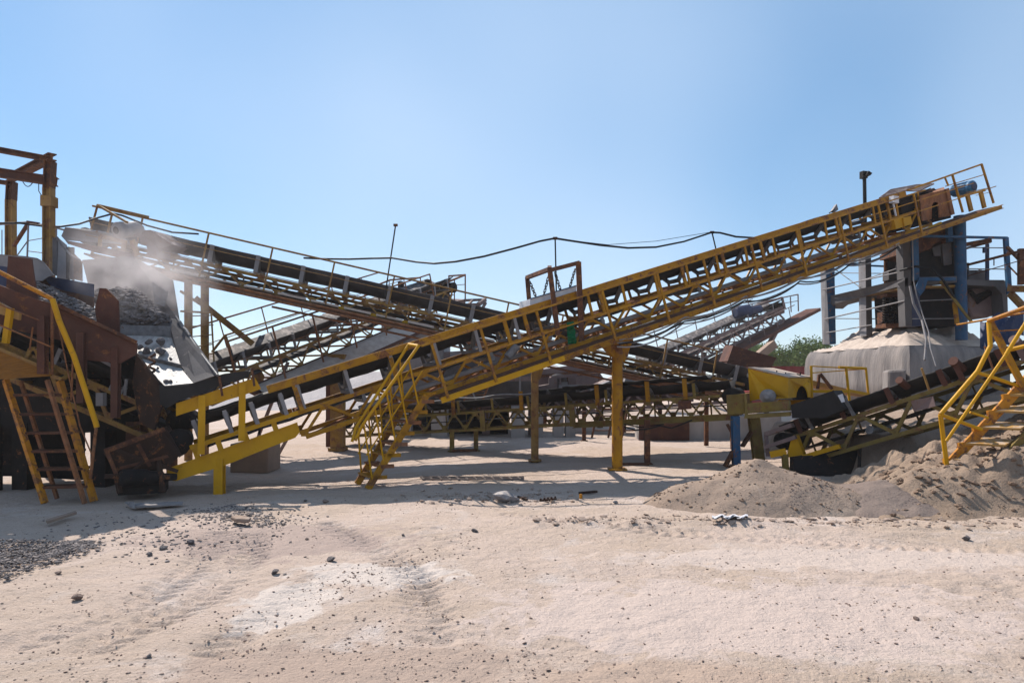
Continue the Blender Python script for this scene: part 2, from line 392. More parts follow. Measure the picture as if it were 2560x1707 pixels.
SANDG = sand_material('pale_quarry_sand', (.395, .305, .243), (.455, .358, .306), (.485, .41, .372), pebble=.55, bumpd=.05, spots=((-1.75, 5.3, .42, .7, (.52, .445, .40)), (-1.2, 6.1, .8, .42, (.52, .445, .40)), (1.7, 5.0, 2.2, 1.0, (.48, .385, .34)), (3.2, 6.6, 2.6, .5, (.48, .39, .342)), (-2.6, 7.4, 1.6, .9, (.35, .27, .235)), (-.9, 4.1, 1.2, .45, (.37, .28, .23)), (.9, 3.9, .8, .35, (.40, .30, .24))))
ground.data.materials.append(SANDG)

# ---------------------------------------------------------------- conveyor A (front, rising to the right)
def DA(u, t=0.0): return (12.4 - 1.084 * t) / (1 - .419 * (u - U0) / F)
def PA(u, v, t=0.0): return P(u, v, DA(u, t))
def AX(x): return Vector((x, 12.4 + .419 * x, .684 + .349 * (x + 4.95)))
LA = Line(AX(-5.3), AX(12.4), (0, -1, 0)); KA = LA.k_of_x
ra = thing('belt_conveyor', 'long yellow lattice belt conveyor in front, rising to the right onto the crusher tower', 'conveyor', G(418, 1215), 'belt conveyors of the plant')
WA = 1.0
for t in (0, -.98):
    mb = MB(); truss(mb, LA, KA(-3.45), KA(10.2), t, .41, .88, .075, .045); mb.build('side_frame', YEL, ra)
mb = MB()
for k in frange(KA(-3.4), KA(10.2), .88):
    mb.bar(LA.at(k, 0, 0), LA.at(k, -.98, 0), .05, .05); mb.bar(LA.at(k, 0, -.41), LA.at(k, -.98, -.41), .05, .05)
    mb.bar(LA.at(k, 0, -.41), LA.at(k + .8, -.98, -.41), .04, .03)
mb.build('cross_bracing', RUSO, ra)
mb = MB(); extrude_belt(mb, LA, KA(-4.7), KA(10.4), [(.02, .44), (-.27, .27), (-.67, .27), (-.96, .44)], .016, .006, 120); mb.build('belt', BLT, ra)
mb = MB(); extrude_belt(mb, LA, KA(-4.7), KA(10.4), [(-.06, -.07), (-.90, -.07)], .016, .012, 80); mb.build('return_belt', BLTD, ra)
# coarse stones carried on the belt
# edge guard beam with its rubber skirt
mb = MB(); mb.bar(LA.at(KA(-3.74), .10, .495), LA.at(KA(9.5), .10, .495), .016, .115, LA.n); mb.bar(LA.at(KA(-3.74), .06, .553), LA.at(KA(9.5), .06, .553), .10, .014, LA.n)
mb.build('edge_guard', YEL, ra)
mb = MB(); n = 70
for i in range(n):
    k0 = KA(-3.7) + (KA(9.4) - KA(-3.7)) * i / n; k1 = KA(-3.7) + (KA(9.4) - KA(-3.7)) * (i + 1) / n
    e0 = .555 + .025 * noise.noise((k0 * .9, 2, 0)); e1 = .555 + .025 * noise.noise((k1 * .9, 2, 0))
    mb.prism([LA.at(k0, .015, .42), LA.at(k1, .015, .42), LA.at(k1, .015, e1), LA.at(k0, .015, e0)], LA.t * -.012)
mb.build('rubber_skirt', BLT, ra)
for u in (717, 957, 1244, 1293, 1482, 1688, 1790, 1886, 1978, 2075, 2204):
    x = (u - U0) * DA(u) / F; mb = MB(); k = KA(x) + .25
    mb.bar(LA.at(k, .05, 0), LA.at(k, .05, .47), .07, .035, LA.t); mb.build('guard_post', YEL, ra)
_ks = frange(KA(-3.35), KA(10.0), .75 * 1.06)
idlers(ra, LA, [k for k in _ks if k < KA(.9)], .94, .05, .42, 'A', GRY, GAL, .06)
idlers(ra, LA, [k for k in _ks if k >= KA(.9)], .94, .05, .42, 'AY', YEL, GAL, .055)
# return rollers, pipe, hanging cables
for k in frange(KA(-2.5), KA(9.5), 2.4):
    mb = MB(); mb.tube(LA.at(k, .0, -.14), LA.at(k, -.78, -.14), .05, 10); mb.bar(LA.at(k, 0, -.04), LA.at(k, 0, -.2), .06, .03, LA.t); mb.build('return_roller', GAL, ra)
mb = MB(); mb.tube(LA.at(KA(-2.6), -.15, -.26), LA.at(KA(8.2), -.15, -.26), .045, 10); mb.build('pipe', GRY, ra)
for j, (t, h, m_) in enumerate(((.52, -.56, WIRG), (.56, -.60, WIR), (.48, -.64, WIRG), (.60, -.52, WIRG))):
    mb = MB(); ks = frange(KA(1.6), KA(9.0), 1.55)
    for i, (k0, k1) in enumerate(zip(ks, ks[1:])):
        r_ = random.Random(i * 7 + j); mb.path(sag(LA.at(k0, t, h), LA.at(k1, t, h), .05 + r_.random() * .10, 8), .016 if j else .022, 6)
    mb.build('cable', m_, ra)
# walkway with its edge channel and planks
mb = MB(); mb.bar(LA.at(KA(-1.55), .62, -.50), LA.at(KA(.55), .62, -.50), .04, .095, LA.n); mb.build('edge_channel', YELC, ra)
mb = MB(); mb.channel(LA.at(KA(.55), .62, -.50), LA.at(KA(11.75), .62, -.50), .05, .10, .012, LA.n, 'l'); mb.build('edge_channel', YEL, ra)
mb = MB(); k = KA(-1.5)
while k < KA(11.4):
    L = random.uniform(1.2, 1.9); e = random.uniform(-.01, .012)
    mb.prism([LA.at(k, .59, -.47 + e), LA.at(min(k + L, KA(11.6)), .59, -.47 - e), LA.at(min(k + L, KA(11.6)), .10, -.47 - e), LA.at(k, .10, -.47 + e)], LA.n * .03); k += L - .06
mb.build('walkway', RUS, ra)
for k in frange(KA(-1.4), KA(11.4), 1.1):
    mb = MB(); mb.bar(LA.at(k, .62, -.53), LA.at(k, 0, -.53), .05, .05); mb.build('walkway_bracket', RUSO, ra)
mb = MB(); mb.bar(LA.at(KA(-1.6), .66, .455), LA.at(KA(9.4), .66, .455), .03, .03); mb.bar(LA.at(KA(-1.6), .66, .03), LA.at(KA(11.6), .66, .03), .02, .02)
mb.bar(LA.at(KA(7.2), .66, .27), LA.at(KA(10.9), .66, .27), .02, .02)
for u in (1059, 1182, 1322, 1487, 1625, 1741, 1861, 1975, 2082, 2180, 2269):
    x = (u - U0) * DA(u, .6) / F; k = KA(x); mb.bar(LA.at(k, .66, -.5), LA.at(k, .66, .46), .045, .03, LA.t)
# taller railing round the drive platform
top = [PA(2269, 476, .66), PA(2454, 411, .66)]
mb.bar(top[0], top[1], .045, .04); mb.bar(PA(2454, 411, .66), PA(2484, 508, .66), .04, .04); mb.bar(PA(2364, 466, .66), PA(2460, 437, .66), .02, .02)
mb.bar(PA(2362, 443, .66), PA(2371, 465, .66), .03, .03); mb.bar(PA(2381, 438, .66), PA(2407, 531, .66), .045, .03)
mb.bar(PA(2415, 482, .66), PA(2472, 470, .66), .015, .015); mb.bar(PA(2440, 489, .66), PA(2474, 481, .66), .012, .012)
mb.build('handrail', YEL, ra)
# drive at the head end
mc = PA(2434, 466, -.1); md_ = (PA(2386, 478, -.62) - mc).normalized()
mb = MB(); mb.lathe(mc, md_, [(-.02, .07), (0, .135), (.015, .155), (.10, .158), (.11, .145), (.52, .145), (.53, .155), (.56, .12), (.62, .10)], 24)
for i in range(16):
    an = 2 * math.pi * i / 16; a_, x_, y_ = mb.frame(mc, mc + md_); d_ = x_ * math.cos(an) + y_ * math.sin(an)
    mb.bar(mc + md_ * .12 + d_ * .15, mc + md_ * .5 + d_ * .15, .008, .03, d_)
mt = mb.build('motor', MBL, ra)
mb = MB(); mb.lathe(mc - md_ * .022, -md_, [(0, .105), (.004, .10)], 20); mb.build('fan_cover', NAV, mt)
def rel(o, parent):                                              # fix nesting for sub-parts built with absolute coordinates
    o.parent = parent
mb = MB(); f0 = PA(2397, 493, .05); f1 = PA(2461, 476, .05)
mb.bar(f0, f1, .06, .06); mb.bar(PA(2397, 493, -.5), PA(2461, 476, -.5), .06, .06)
for u, v in ((2424, 503), (2457, 495)):
    mb.bar(PA(u - 6, v - 17, .05), PA(u + 4, v + 25, .05), .12, .05, LA.t); mb.bar(PA(u - 6, v - 17, -.5), PA(u + 4, v + 25, -.5), .12, .05, LA.t)
mb.build('motor_frame', YEL, ra)
mb = MB(); hole = [PA(2329, 548, .12), PA(2330, 514, .12), PA(2334, 506, .12), PA(2344, 505, .12), PA(2347, 515, .12), PA(2349, 544, .12)]
mb.prism([PA(2299, 490, .12), PA(2362, 474, .12), PA(2376, 540, .12)] + hole[::-1] + [PA(2307, 553, .12)], LA.t * -.03)
mb.prism([PA(2299, 490, .09), PA(2362, 474, .09), PA(2360, 468, -.9), PA(2299, 484, -.9)], LA.n * -.02)
mb.bar(PA(2366, 472, .14), PA(2381, 537, .14), .12, .05, LA.t)
mb.build('gearbox_guard', RUSO, ra)
mb = MB(); mb.prism([PA(2250, 500, -.1), PA(2330, 478, -.1), PA(2372, 500, -.1), PA(2378, 545, -.1), PA(2262, 575, -.1)], LA.t * -.8); mb.build('head_drum_box', DRK, ra)
mb = MB(); mb.lathe(PA(2356, 520, .05), -LA.t, [(0, .10), (.1, .12), (.1, .26), (1.1, .26), (1.1, .1)], 20); mb.build('head_drum', DRK, ra)
mb = MB(); mb.prism([PA(2235, 548, .1), PA(2258, 542, .1), PA(2263, 566, .1), PA(2240, 573, .1)], LA.t * -.3); mb.prism([PA(2258, 545, .14), PA(2277, 540, .14), PA(2281, 560, .14), PA(2262, 566, .14)], LA.t * -.3); mb.build('take_up_box', YELC, ra)
mb = MB(); mb.box(PA(2235, 500, .2), .18, .12, .16, .4); mb.bar(PA(2233, 508, .2), PA(2240, 540, .2), .03, .03); mb.build('switch_box', WHT, ra)
mb = MB(); mb.bar(PA(2293, 588, .35), PA(2352, 560, .35), .06, .11, LA.n); mb.build('brace', YELC, ra)
# mesh screens over the head of the belt
mb = MB(); q0, q1, q2, q3 = PA(2199, 494, -.9), PA(2227, 474, -1.3), PA(2296, 462, -1.3), PA(2254, 480, -.9)
def screen(mb, a, b, c, d, nu, nv):
    for i in range(nu + 1): mb.tube(a.lerp(b, i / nu), d.lerp(c, i / nu), .006 if 0 < i < nu else .02, 5)
    for i in range(nv + 1): mb.tube(a.lerp(d, i / nv), b.lerp(c, i / nv), .006 if 0 < i < nv else .02, 5)
screen(mb, PA(2199, 495, -.9), PA(2226, 475, -1.2), PA(2290, 463, -1.2), PA(2262, 477, -.9), 14, 20)
screen(mb, PA(2262, 477, -.9), PA(2290, 463, -1.2), PA(2334, 460, -1.0), PA(2296, 478, -.6), 14, 20)
mb.build('guard_screen', MAU, ra)
mb = MB(); mb.prism([PA(2296, 486, -.5), PA(2335, 470, -.5), PA(2343, 478, -.5), PA(2300, 492, -.5)], LA.t * -.4); mb.build('cover_plate', RUSP, ra)
# base: plate girder, legs, skirtboard, tail
mb = MB(); mb.prism([PA(418, 1172, .06), PA(743, 1056, .06), PA(750, 1080, .06), PA(738, 1094, .06), PA(672, 1119, .06), PA(560, 1164, .06), PA(440, 1202, .06), PA(418, 1200, .06)], LA.t * -.05)
mb.prism([PA(418, 1172, -1.1), PA(743, 1056, -1.1), PA(749, 1080, -1.1), PA(672, 1116, -1.1), PA(430, 1200, -1.1)], LA.t * -.05)
mb.prism([PA(418, 1171, .08), PA(743, 1055, .08), PA(743, 1055, -.06), PA(418, 1171, -.06)], LA.n * -.02); mb.build('base_girder', YELC, ra)
mb = MB(); mb.bar(LA.at(KA(-4.9), 0, 0), LA.at(KA(-3.45), 0, 0), .06, .07, LA.n); mb.bar(LA.at(KA(-4.9), -1.1, 0), LA.at(KA(-3.45), -1.1, 0), .06, .07, LA.n)
for x in (-4.85, -4.55, -4.2, -3.8): mb.bar(LA.at(KA(x), 0, 0), LA.at(KA(x), 0, -.25), .08, .03, LA.t)
mb.build('lower_chord', YELC, ra)
for b_ in (0.02, -1.1):
    p_ = G(549, 1230) + LA.t * b_; p_.z = -.03; mb = MB(); mb.channel(p_, Vector((p_.x, p_.y, .52)), .14, .12, .02); mb.build('support_leg', YELC, ra)
mb = MB(); mb.prism([PA(440, 1008, .10), PA(638, 944, .10), PA(653, 972, .10), PA(602, 990, .10), PA(500, 1020, .10), PA(440, 1040, .10)], LA.t * -.02); mb.prism([PA(440, 1010, -1.0), PA(638, 944, -1.0), PA(653, 972, -1.0), PA(440, 1040, -1.0)], LA.t * -.02); mb.build('skirtboard', YELC, ra)
fl = [(398, 962), (418, 966), (470, 962), (520, 945), (560, 934), (622, 926), (622, 943), (560, 960), (510, 982), (450, 1000), (415, 1022), (400, 1010)]
mb = MB(); mb.prism([PA(u, v, .16) for u, v in fl], LA.t * -.02); mb.build('rubber_flap', BLT, ra)
for (u, v0, v1) in ((503, 988, 1135), (604, 956, 1102)):
    mb = MB(); mb.bar(PA(u, v1, .13), PA(u + 2, v0, .13), .10, .05, LA.t); mb.build('skirt_post', YELC, ra)
for (u0, v0, u1, v1) in ((548, 940, 556, 990), (630, 920, 636, 965)):
    mb = MB(); mb.bar(PA(u0, v0, .19), PA(u1, v1, .19), .035, .02, LA.t); mb.build('flap_clamp', RUS, ra)
idlers(ra, LA, [KA(x) for x in (-4.75, -4.35, -4.0, -3.6)], .94, .05, .36, 'A2', GRY, GAL, .06)
# tail box, tail drum and motor
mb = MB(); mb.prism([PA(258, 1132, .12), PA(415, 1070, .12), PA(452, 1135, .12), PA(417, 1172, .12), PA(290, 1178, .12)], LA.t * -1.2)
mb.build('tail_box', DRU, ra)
mb = MB(); mb.bar(PA(262, 1128, .18), PA(412, 1072, .18), .05, .07, LA.n); mb.bar(PA(268, 1130, .18), PA(293, 1190, .18), .04, .05); mb.bar(PA(300, 1170, .18), PA(420, 1140, .18), .03, .04); mb.bar(PA(345, 1110, .2), PA(375, 1165, .2), .04, .05); mb.build('tail_frame', RUS, ra)
mb = MB(); mb.lathe(PA(300, 1195, .3), (PA(418, 1192, .1) - PA(300, 1195, .3)), [(0, .05), (0, .10), (.04, .125), (.34, .125), (.36, .10), (.55, .10), (.58, .06), (.75, .05)], 18); mb.box(PA(360, 1212, -.1), .62, .5, .2, .39); mb.build('motor', DRK, ra)
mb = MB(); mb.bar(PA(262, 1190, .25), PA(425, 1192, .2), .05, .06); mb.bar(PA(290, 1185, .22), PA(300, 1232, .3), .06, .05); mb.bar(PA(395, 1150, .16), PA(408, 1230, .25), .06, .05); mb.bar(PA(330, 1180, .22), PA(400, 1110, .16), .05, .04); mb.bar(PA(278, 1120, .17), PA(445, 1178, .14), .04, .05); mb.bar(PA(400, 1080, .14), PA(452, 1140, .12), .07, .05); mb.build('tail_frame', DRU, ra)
mb = MB(); mb.lathe(PA(440, 1110, .05), -LA.t, [(0, .05), (.05, .05), (.05, .2), (1.1, .2), (1.1, .05)], 16); mb.build('tail_drum', DRK, ra)
# pillars
p1 = G(1543, 1173); p2 = G(1337, 1151)
t1 = LA.at(KA(p1.x), .05, -.44); mb = MB(); mb.tube((p1.x, p1.y, -.05), (p1.x, p1.y, t1.z - .05), .105, 20)
mb.tube((p1.x, p1.y, 1.38), (p1.x, p1.y, 1.44), .112, 20); mb.tube((p1.x, p1.y, .98), (p1.x, p1.y, 1.03), .112, 20)
mb.box((p1.x, p1.y, .01), .34, .34, .03); mb.prism([PA(1503, 858, .06), PA(1590, 830, .06), PA(1562, 905, .06), PA(1530, 890, .06)], LA.t * -.1); mb.build('pillar', YEL, ra)
mb = MB(); t2 = LA.at(KA(p2.x + .4), -1.1, -.44); mb.tube((p2.x, p2.y, -.05), (p2.x, p2.y, t2.z - .1), .082, 18); mb.box((p2.x, p2.y, .01), .28, .28, .03)
mb.bar((p2.x, p2.y, t2.z - .08), LA.at(KA(p2.x), 0, -.5), .1, .12); mb.prism([P(1325, 905, p2.y), P(1368, 890, p2.y), P(1352, 945, p2.y), P(1338, 960, p2.y)], (0, .1, 0)); mb.build('pillar', YELD, ra)
# the loose roller wedged in the lattice
mb = MB(); mb.tube(PA(1268, 893, .1), PA(1292, 866, .1), .075, 14); mb.build('return_roller', GAL, ra)

# green cloth, chained magnet, poles and overhead cables
mb = MB(); n = 8; vs = []
for i in range(n + 1):
    f = i / n; c0 = PA(1417 + 3 * f, 806 + 55 * f, .2 + .02 * math.sin(i * 1.7)); c1 = PA(1434 + 8 * f + 1.5 * math.sin(i * 2.1), 803 + 56 * f, .22 + .03 * math.cos(i))
    vs.append((c0, c0.lerp(c1, .5) + LA.t * .03 * math.sin(i * 1.3), c1))
for a, b in zip(vs, vs[1:]):
    for j in (0, 1): mb.prism([a[j], a[j + 1], b[j + 1], b[j]], LA.t * -.008)
tag(mb.build('cloth', GRN), 'green cloth hung on the lattice below the chained plate', 'cloth')

rm = thing('hanging_magnet', 'rusty steel frame with chains holding a pale plate over the belt', 'magnet frame', LA.at(KA((1385 - U0) * DA(1385) / F), .2, 0))
fr = [((1316, 690), (1322, 800)), ((1373, 672), (1393, 835)), ((1446, 655), (1452, 850))]
mb = MB(); mb.bar(PA(1318, 693, -1.2), PA(1326, 790, -1.2), .09, .07); mb.bar(PA(1446, 655, .2), PA(1454, 852, .2), .10, .07); mb.bar(PA(1374, 671, .2), PA(1395, 838, .2), .09, .07)
mb.bar(PA(1318, 694, -1.2), PA(1374, 673, .2), .08, .07); mb.bar(PA(1374, 676, .2), PA(1447, 657, .2), .09, .075); mb.bar(PA(1374, 673, .2), PA(1374, 668, -1.2), .08, .07); mb.build('frame', RUS, rm)
mb = MB(); mb.prism([PA(1325, 748, -.1), PA(1441, 715, .0), PA(1441, 745, .0), PA(1325, 778, -.1)], LA.t * -.5); mb.build('plate', WHT, rm)
mb = MB(); mb.bar(PA(1326, 747, -.1), PA(1441, 714, .0), .05, .02); mb.build('plate_rim', BLU, rm)
for (a, b) in (((1324, 703), (1340, 743)), ((1372, 687), (1360, 736)), ((1387, 680), (1402, 728)), ((1438, 672), (1424, 720))):
    A_, B_ = PA(*a, -.3), PA(*b, -.3); mb = MB(); n = 7
    for i in range(n):
        p_, q_ = A_.lerp(B_, i / n), A_.lerp(B_, (i + 1.25) / n); s_ = LA.a if i % 2 else LA.t; ww = s_ * .022
        mb.path([p_ - ww, q_ - ww, q_ + ww, p_ + ww, p_ - ww], .009, 5)
    mb.build('chain', CHN, rm)

def DB(u, t=0.0): return (16.17 - 1.0177 * t) / (1 - .189 * (u - U0) / F)
def PB(u, v, t=0.0): return P(u, v, DB(u, t))
poles = [(PB(962, 742, .3), PB(989, 563, .3)), (PA(1391, 735, -1.15), PA(1388, 596, -1.15)), (PA(1790, 623, -1.15), PA(1780, 581, -1.15))]
plab = ['tall thin leaning pole fixed to the dusty conveyor behind', 'thin upright cable pole beside the rusty chain frame', 'short leaning cable pole on the upper half of the front conveyor']
for (a, b), L_ in zip(poles, plab):
    r_ = thing('cable_pole', L_, 'pole', a, 'poles carrying the overhead cable'); mb = MB(); mb.tube(a, b, .016, 7); mb.build('shaft', WIR, r_); mb = MB(); mb.box(b, .09, .06, .05); mb.build('bracket', RUS, r_)
cpts = [PB(760, 645, .3)] + [P(u, v, D) for u, v, D in ((800, 647, 15.4), (870, 648, 15.3), (930, 646, 15.2), (980, 645, 15), (1040, 655, 14.6), (1085, 659, 14.2), (1140, 654, 13.9), (1210, 641, 13.8), (1290, 620, 13.8), (1350, 603, 13.9), (1386, 596, 14))]
mb = MB(); mb.path(cpts, .022, 6); mb.path([P(1388, 596, 14), P(1440, 604, 14.2), P(1500, 613, 14.4), P(1570, 620, 14.7), P(1640, 618, 15), P(1710, 604, 15.3), P(1780, 581, 15.5), P(1800, 582, 15.6), P(1840, 592, 15.7), P(1890, 595, 15.8)], .022, 6)
mb.path([P(1390, 597, 14), P(1520, 612, 14.4), P(1640, 603, 15), P(1780, 580, 15.5)], .006, 5)
tag(mb.build('overhead_cable', WIR), 'thick black cable drooping between the poles above the conveyors', 'cable')
r_ = thing('floodlight', 'pair of floodlights on a tall thin pole behind the conveyor head', 'floodlight', P(2164, 760, 19.5), 'floodlights')
mb = MB(); mb.tube(P(2166, 760, 19.5), P(2161, 440, 19.5), .05, 10); mb.build('pole', WIR, r_)
mb = MB(); mb.box(P(2159, 438, 19.5), .16, .14, .2, .3); mb.bar(P(2156, 436, 19.4), P(2172, 436, 19.4), .03, .03); mb.build('lamp_housing', DRK, r_)
mb = MB(); mb.prism([P(2166, 437, 19.3), P(2172, 427, 19.3), P(2181, 433, 19.3), P(2177, 438, 19.3)], (0, .15, 0)); mb.build('lamp_housing', DRK, r_)
r_ = thing('floodlight', 'small tilted floodlight standing on the conveyor guard beam', 'floodlight', PA(2078, 530, -.3), 'floodlights')
mb = MB(); mb.prism([PA(2080, 528, -.3), PA(2092, 510, -.3), PA(2096, 524, -.3), PA(2090, 529, -.3)], (0, .12, 0)); mb.build('lamp_housing', GRY, r_); mb = MB(); mb.bar(PA(2073, 533, -.3), PA(2086, 524, -.3), .02, .02); mb.build('bracket', DRK, r_)

# ---------------------------------------------------------------- staircase up to conveyor A
rs = thing('staircase', 'steep narrow yellow staircase leaning on the front conveyor', 'staircase', G(905, 1216), 'yellow steel stairs')
n0, n1 = G(919, 1222), P(1066, 988, 11.25); f0, f1 = G(893, 1210), P(1027, 986, 11.75)
for a, b in ((n0, n1), (f0, f1)):
    mb = MB(); mb.bar(a, b, .04, .11); mb.build('stringer', YEL, rs)
for i in range(1, 9):
    f = i / 8.6; a, b = n0.lerp(n1, f), f0.lerp(f1, f); e = (n1 - n0); e.z = 0; e.normalize()
    mb = MB(); mb.prism([a - e * .1, a + e * .13, b + e * .13, b - e * .1], Z * .03); mb.bar(a - e * .02, a + e * .2, .04, .06); mb.build('tread', YEL if i % 2 else RUSO, rs)
mb = MB(); mb.prism([n1, PA(1091, 986, .66), PA(1050, 985, .1), f1], Z * .04); mb.build('landing', YEL, rs)
for (a, b, c, s0, s1) in ((P(880, 1104, 10.9), P(890, 1068, 10.95), P(1022, 861, 11.5), f0, f1), (P(888, 1101, 10.6), P(905, 1064, 10.6), P(1046, 865, 11.1), n0, n1)):
    mb = MB(); mb.path([a, b, c], .026, 8)
    for f in (.03, .22, .42, .62, .82):
        q_ = s0.lerp(s1, f + .05); t_ = b.lerp(c, f); mb.tube(q_, t_, .016, 6)
    mb.path([b.lerp(c, .0).lerp(s0.lerp(s1, .05), .5), c.lerp(s1, .5)], .012, 6); mb.build('handrail', YELC, rs)
mb = MB(); mb.tube(P(1022, 861, 11.5), P(1046, 865, 11.1), .03, 8); mb.build('crossbar', YELC, rs)

def pl(mb, pts, d):                                              # plate from (u, v, depth) corners with thickness vector d
    mb.prism([P(*q) for q in pts], d); return mb
def part(name, m, root, fn, bevel=0.0):
    mb = MB(); fn(mb); return mb.build(name, m, root, bevel=bevel)

def each(name, m, root, fns):                                    # several separate parts of one kind
    for fn in fns: part(name, m, root, fn)

def conveyor(root, ln, k0, k1, W, H, lo, hi, mt, mbelt, key, pitch=.8, isp=.9, legs=(), rail=None, railm=None, rposts=1.2, rt=.45, ch=.06, dg=.035, idm=None, br=.06, rbelt=True, ik=None):
    for t in (0, -W - .12):
        mb = MB(); truss(mb, ln, k0, k1, t, H, pitch, ch, dg); mb.build('side_frame', mt, root)
    mb = MB()
    for k in frange(k0, k1, pitch):
        mb.bar(ln.at(k, 0, 0), ln.at(k, -W - .12, 0), .045, .045); mb.bar(ln.at(k, 0, -H), ln.at(k, -W - .12, -H), .045, .045); mb.bar(ln.at(k, 0, -H), ln.at(k + pitch, -W - .12, -H), .03, .03); mb.bar(ln.at(k, -W - .12, 0), ln.at(k, -W - .12, -H), .03, .03)
    mb.build('cross_bracing', mt, root)
    mb = MB(); extrude_belt(mb, ln, k0 - .1, k1 + .2, trough(W, lo, hi), .02, .004, 60); mb.build('belt', mbelt, root)
    if rbelt:
        mb = MB(); extrude_belt(mb, ln, k0 - .1, k1 + .2, [(-.08, -H * .45), (-W, -H * .45)], .016, .008, 40); mb.build('return_belt', mbelt, root)
    ks = ik or frange(k0 + .3, k1 - .2, isp)
    idlers(root, ln, ks, W, .04, hi - .03, key, idm or GRY, GAL, br)
    for e in (k0 - .1, k1 + .2):
        mb = MB(); mb.lathe(ln.at(e, .02, lo - .16), -ln.t, [(0, .05), (.04, .05), (.04, .17), (W + .02, .17), (W + .02, .05)], 16); mb.build('belt_drum', DRK, root)
    if rail:
        h, a, b, mid = rail; mb = MB(); mb.tube(ln.at(a, rt, h), ln.at(b, rt, h), .022, 7)
        for m_ in mid: mb.tube(ln.at(a, rt, m_), ln.at(b, rt, m_), .008, 5)
        for k in frange(a, b, rposts): mb.bar(ln.at(k, rt, -H), ln.at(k, rt, h), .035, .025, ln.t)
        mb.build('handrail', railm or mt, root)

# ---------------------------------------------------------------- conveyor B (behind, falling to the right)
def BX(x): return Vector((x, 16.17 + .189 * x, 4.29 - .21 * (x + 6.75)))
LB = Line(BX(5.9), BX(-9.3), (0, -1, 0)); KB = LB.k_of_x          # runs from its low right end up to the left
rb = thing('belt_conveyor', 'dusty yellow belt conveyor behind, rising to the left above the stone chute', 'conveyor', (-6.9, 15.0, 0), 'belt conveyors of the plant')
conveyor(rb, LB, 0, KB(-8.9), .85, .33, .20, .44, YELD, BLTD, 'B', .78, .98, rail=(.64, KB(4.9), KB(-8.95), (.3, .02)), rt=.30, rposts=1.34, ch=.07, idm=GRY, br=.09)
part('cover_plate', YELC, rb, lambda m: m.prism([LB.at(KB(-2.2), .03, -.36), LB.at(KB(-4.0), .03, -.36), LB.at(KB(-4.0), .03, -.27), LB.at(KB(-2.2), .03, -.27)], LB.t * .015))
part('walkway', RUS, rb, lambda m: m.prism([LB.at(.6, .33, -.36), LB.at(KB(-8.9), .33, -.36), LB.at(KB(-8.9), -1.0, -.36), LB.at(.6, -1.0, -.36)], LB.n * -.03))
part('conduit', RUSO, rb, lambda m: [m.tube(LB.at(1.2, .36, -.40 - i * .09), LB.at(KB(-7.4), .36, -.40 - i * .09), .03, 7) for i in range(2)] + [m.tube(LB.at(1.2, .2, -.62), LB.at(KB(-5.2), .2, -.62), .025, 7)])
part('dust_crust', DUS, rb, lambda m: [m.prism([LB.at(k, .28, -.325), LB.at(k + .6, .28, -.325), LB.at(k + .55, -.2, -.325), LB.at(k + .05, -.25, -.325)], LB.n * (.03 + .03 * random.random())) for k in frange(1.5, KB(-7), .72)])
# head of B: hood, drum plates, motor, mount
part('head_plate', GRY, rb, lambda m: pl(m, [(153, 590, 14.2), (163, 568, 14.2), (233, 575, 14.3), (277, 586, 14.3), (318, 605, 14.5), (322, 612, 14.5), (163, 601, 14.2)], (.1, .05, 0)))
part('head_plate', RUSP, rb, lambda m: pl(m, [(163, 601, 14.15), (245, 616, 14.2), (320, 632, 14.3), (330, 652, 14.35), (240, 632, 14.2), (170, 610, 14.15)], (.05, .06, 0)))
part('belt_hood', MAU, rb, lambda m: [pl(m, [(348, 577, 14.1), (376, 575, 14.1), (430, 611, 14.4), (400, 624, 14.4), (352, 612, 14.1)], (.12, 1.0, .05)), pl(m, [(365, 612, 14.1), (398, 622, 14.35), (400, 634, 14.4), (372, 637, 14.1)], (.1, .7, 0))])
mo = P(292, 576, 13.6); md2 = (P(338, 573, 14.0) - mo).normalized()
mtb = part('motor', GRY, rb, lambda m: m.lathe(mo, md2, [(-.02, .06), (0, .13), (.02, .165), (.14, .165), (.15, .155), (.46, .155), (.47, .16), (.52, .1), (.6, .08)], 22))
part('fan_cover', DRK, mtb, lambda m: m.lathe(mo - md2 * .022, -md2, [(0, .075), (.004, .07)], 18))
part('motor_mount', YELD, rb, lambda m: [m.bar(P(250, 590, 13.6), P(318, 606, 13.8), .06, .06), m.bar(P(252, 590, 13.6), P(249, 616, 13.6), .06, .05), m.bar(P(312, 606, 13.8), P(308, 628, 13.8), .09, .05), m.bar(P(330, 600, 14), P(345, 640, 14.1), .14, .05)])
part('handrail', YELD, rb, lambda m: [m.bar(P(244, 513, 14.0), P(318, 556, 13.6), .05, .04), m.tube(P(244, 513, 14.0), P(228, 574, 14.1), .022, 7), m.tube(P(280, 535, 13.8), P(269, 582, 13.8), .022, 7), m.tube(P(244, 513, 14.0), P(372, 543, 14.2), .028, 7)])
for u in (471, 512):
    b = P(u, 955, 14.9); part('pillar', YELD, rb, lambda m: m.tube((b.x, b.y, -.05), (b.x, b.y, LB.at(LB.k_of_x(b.x), 0, -.36).z), .085, 16))
part('brace', YELD, rb, lambda m: [m.bar(P(488, 745, 15.2), P(632, 860, 15.6), .10, .13), m.bar(P(452, 728, 15.2), P(500, 760, 15.2), .08, .05)])
part('ladder', YELD, rb, lambda m: [m.tube(P(528, 778, 14.7), P(538, 960, 14.7), .02, 6), m.tube(P(452, 778, 14.8), P(530, 782, 14.7), .025, 6)] + [m.tube(P(478, 790 + i * 26, 14.85), P(533, 788 + i * 24, 14.7), .013, 5) for i in range(7)])
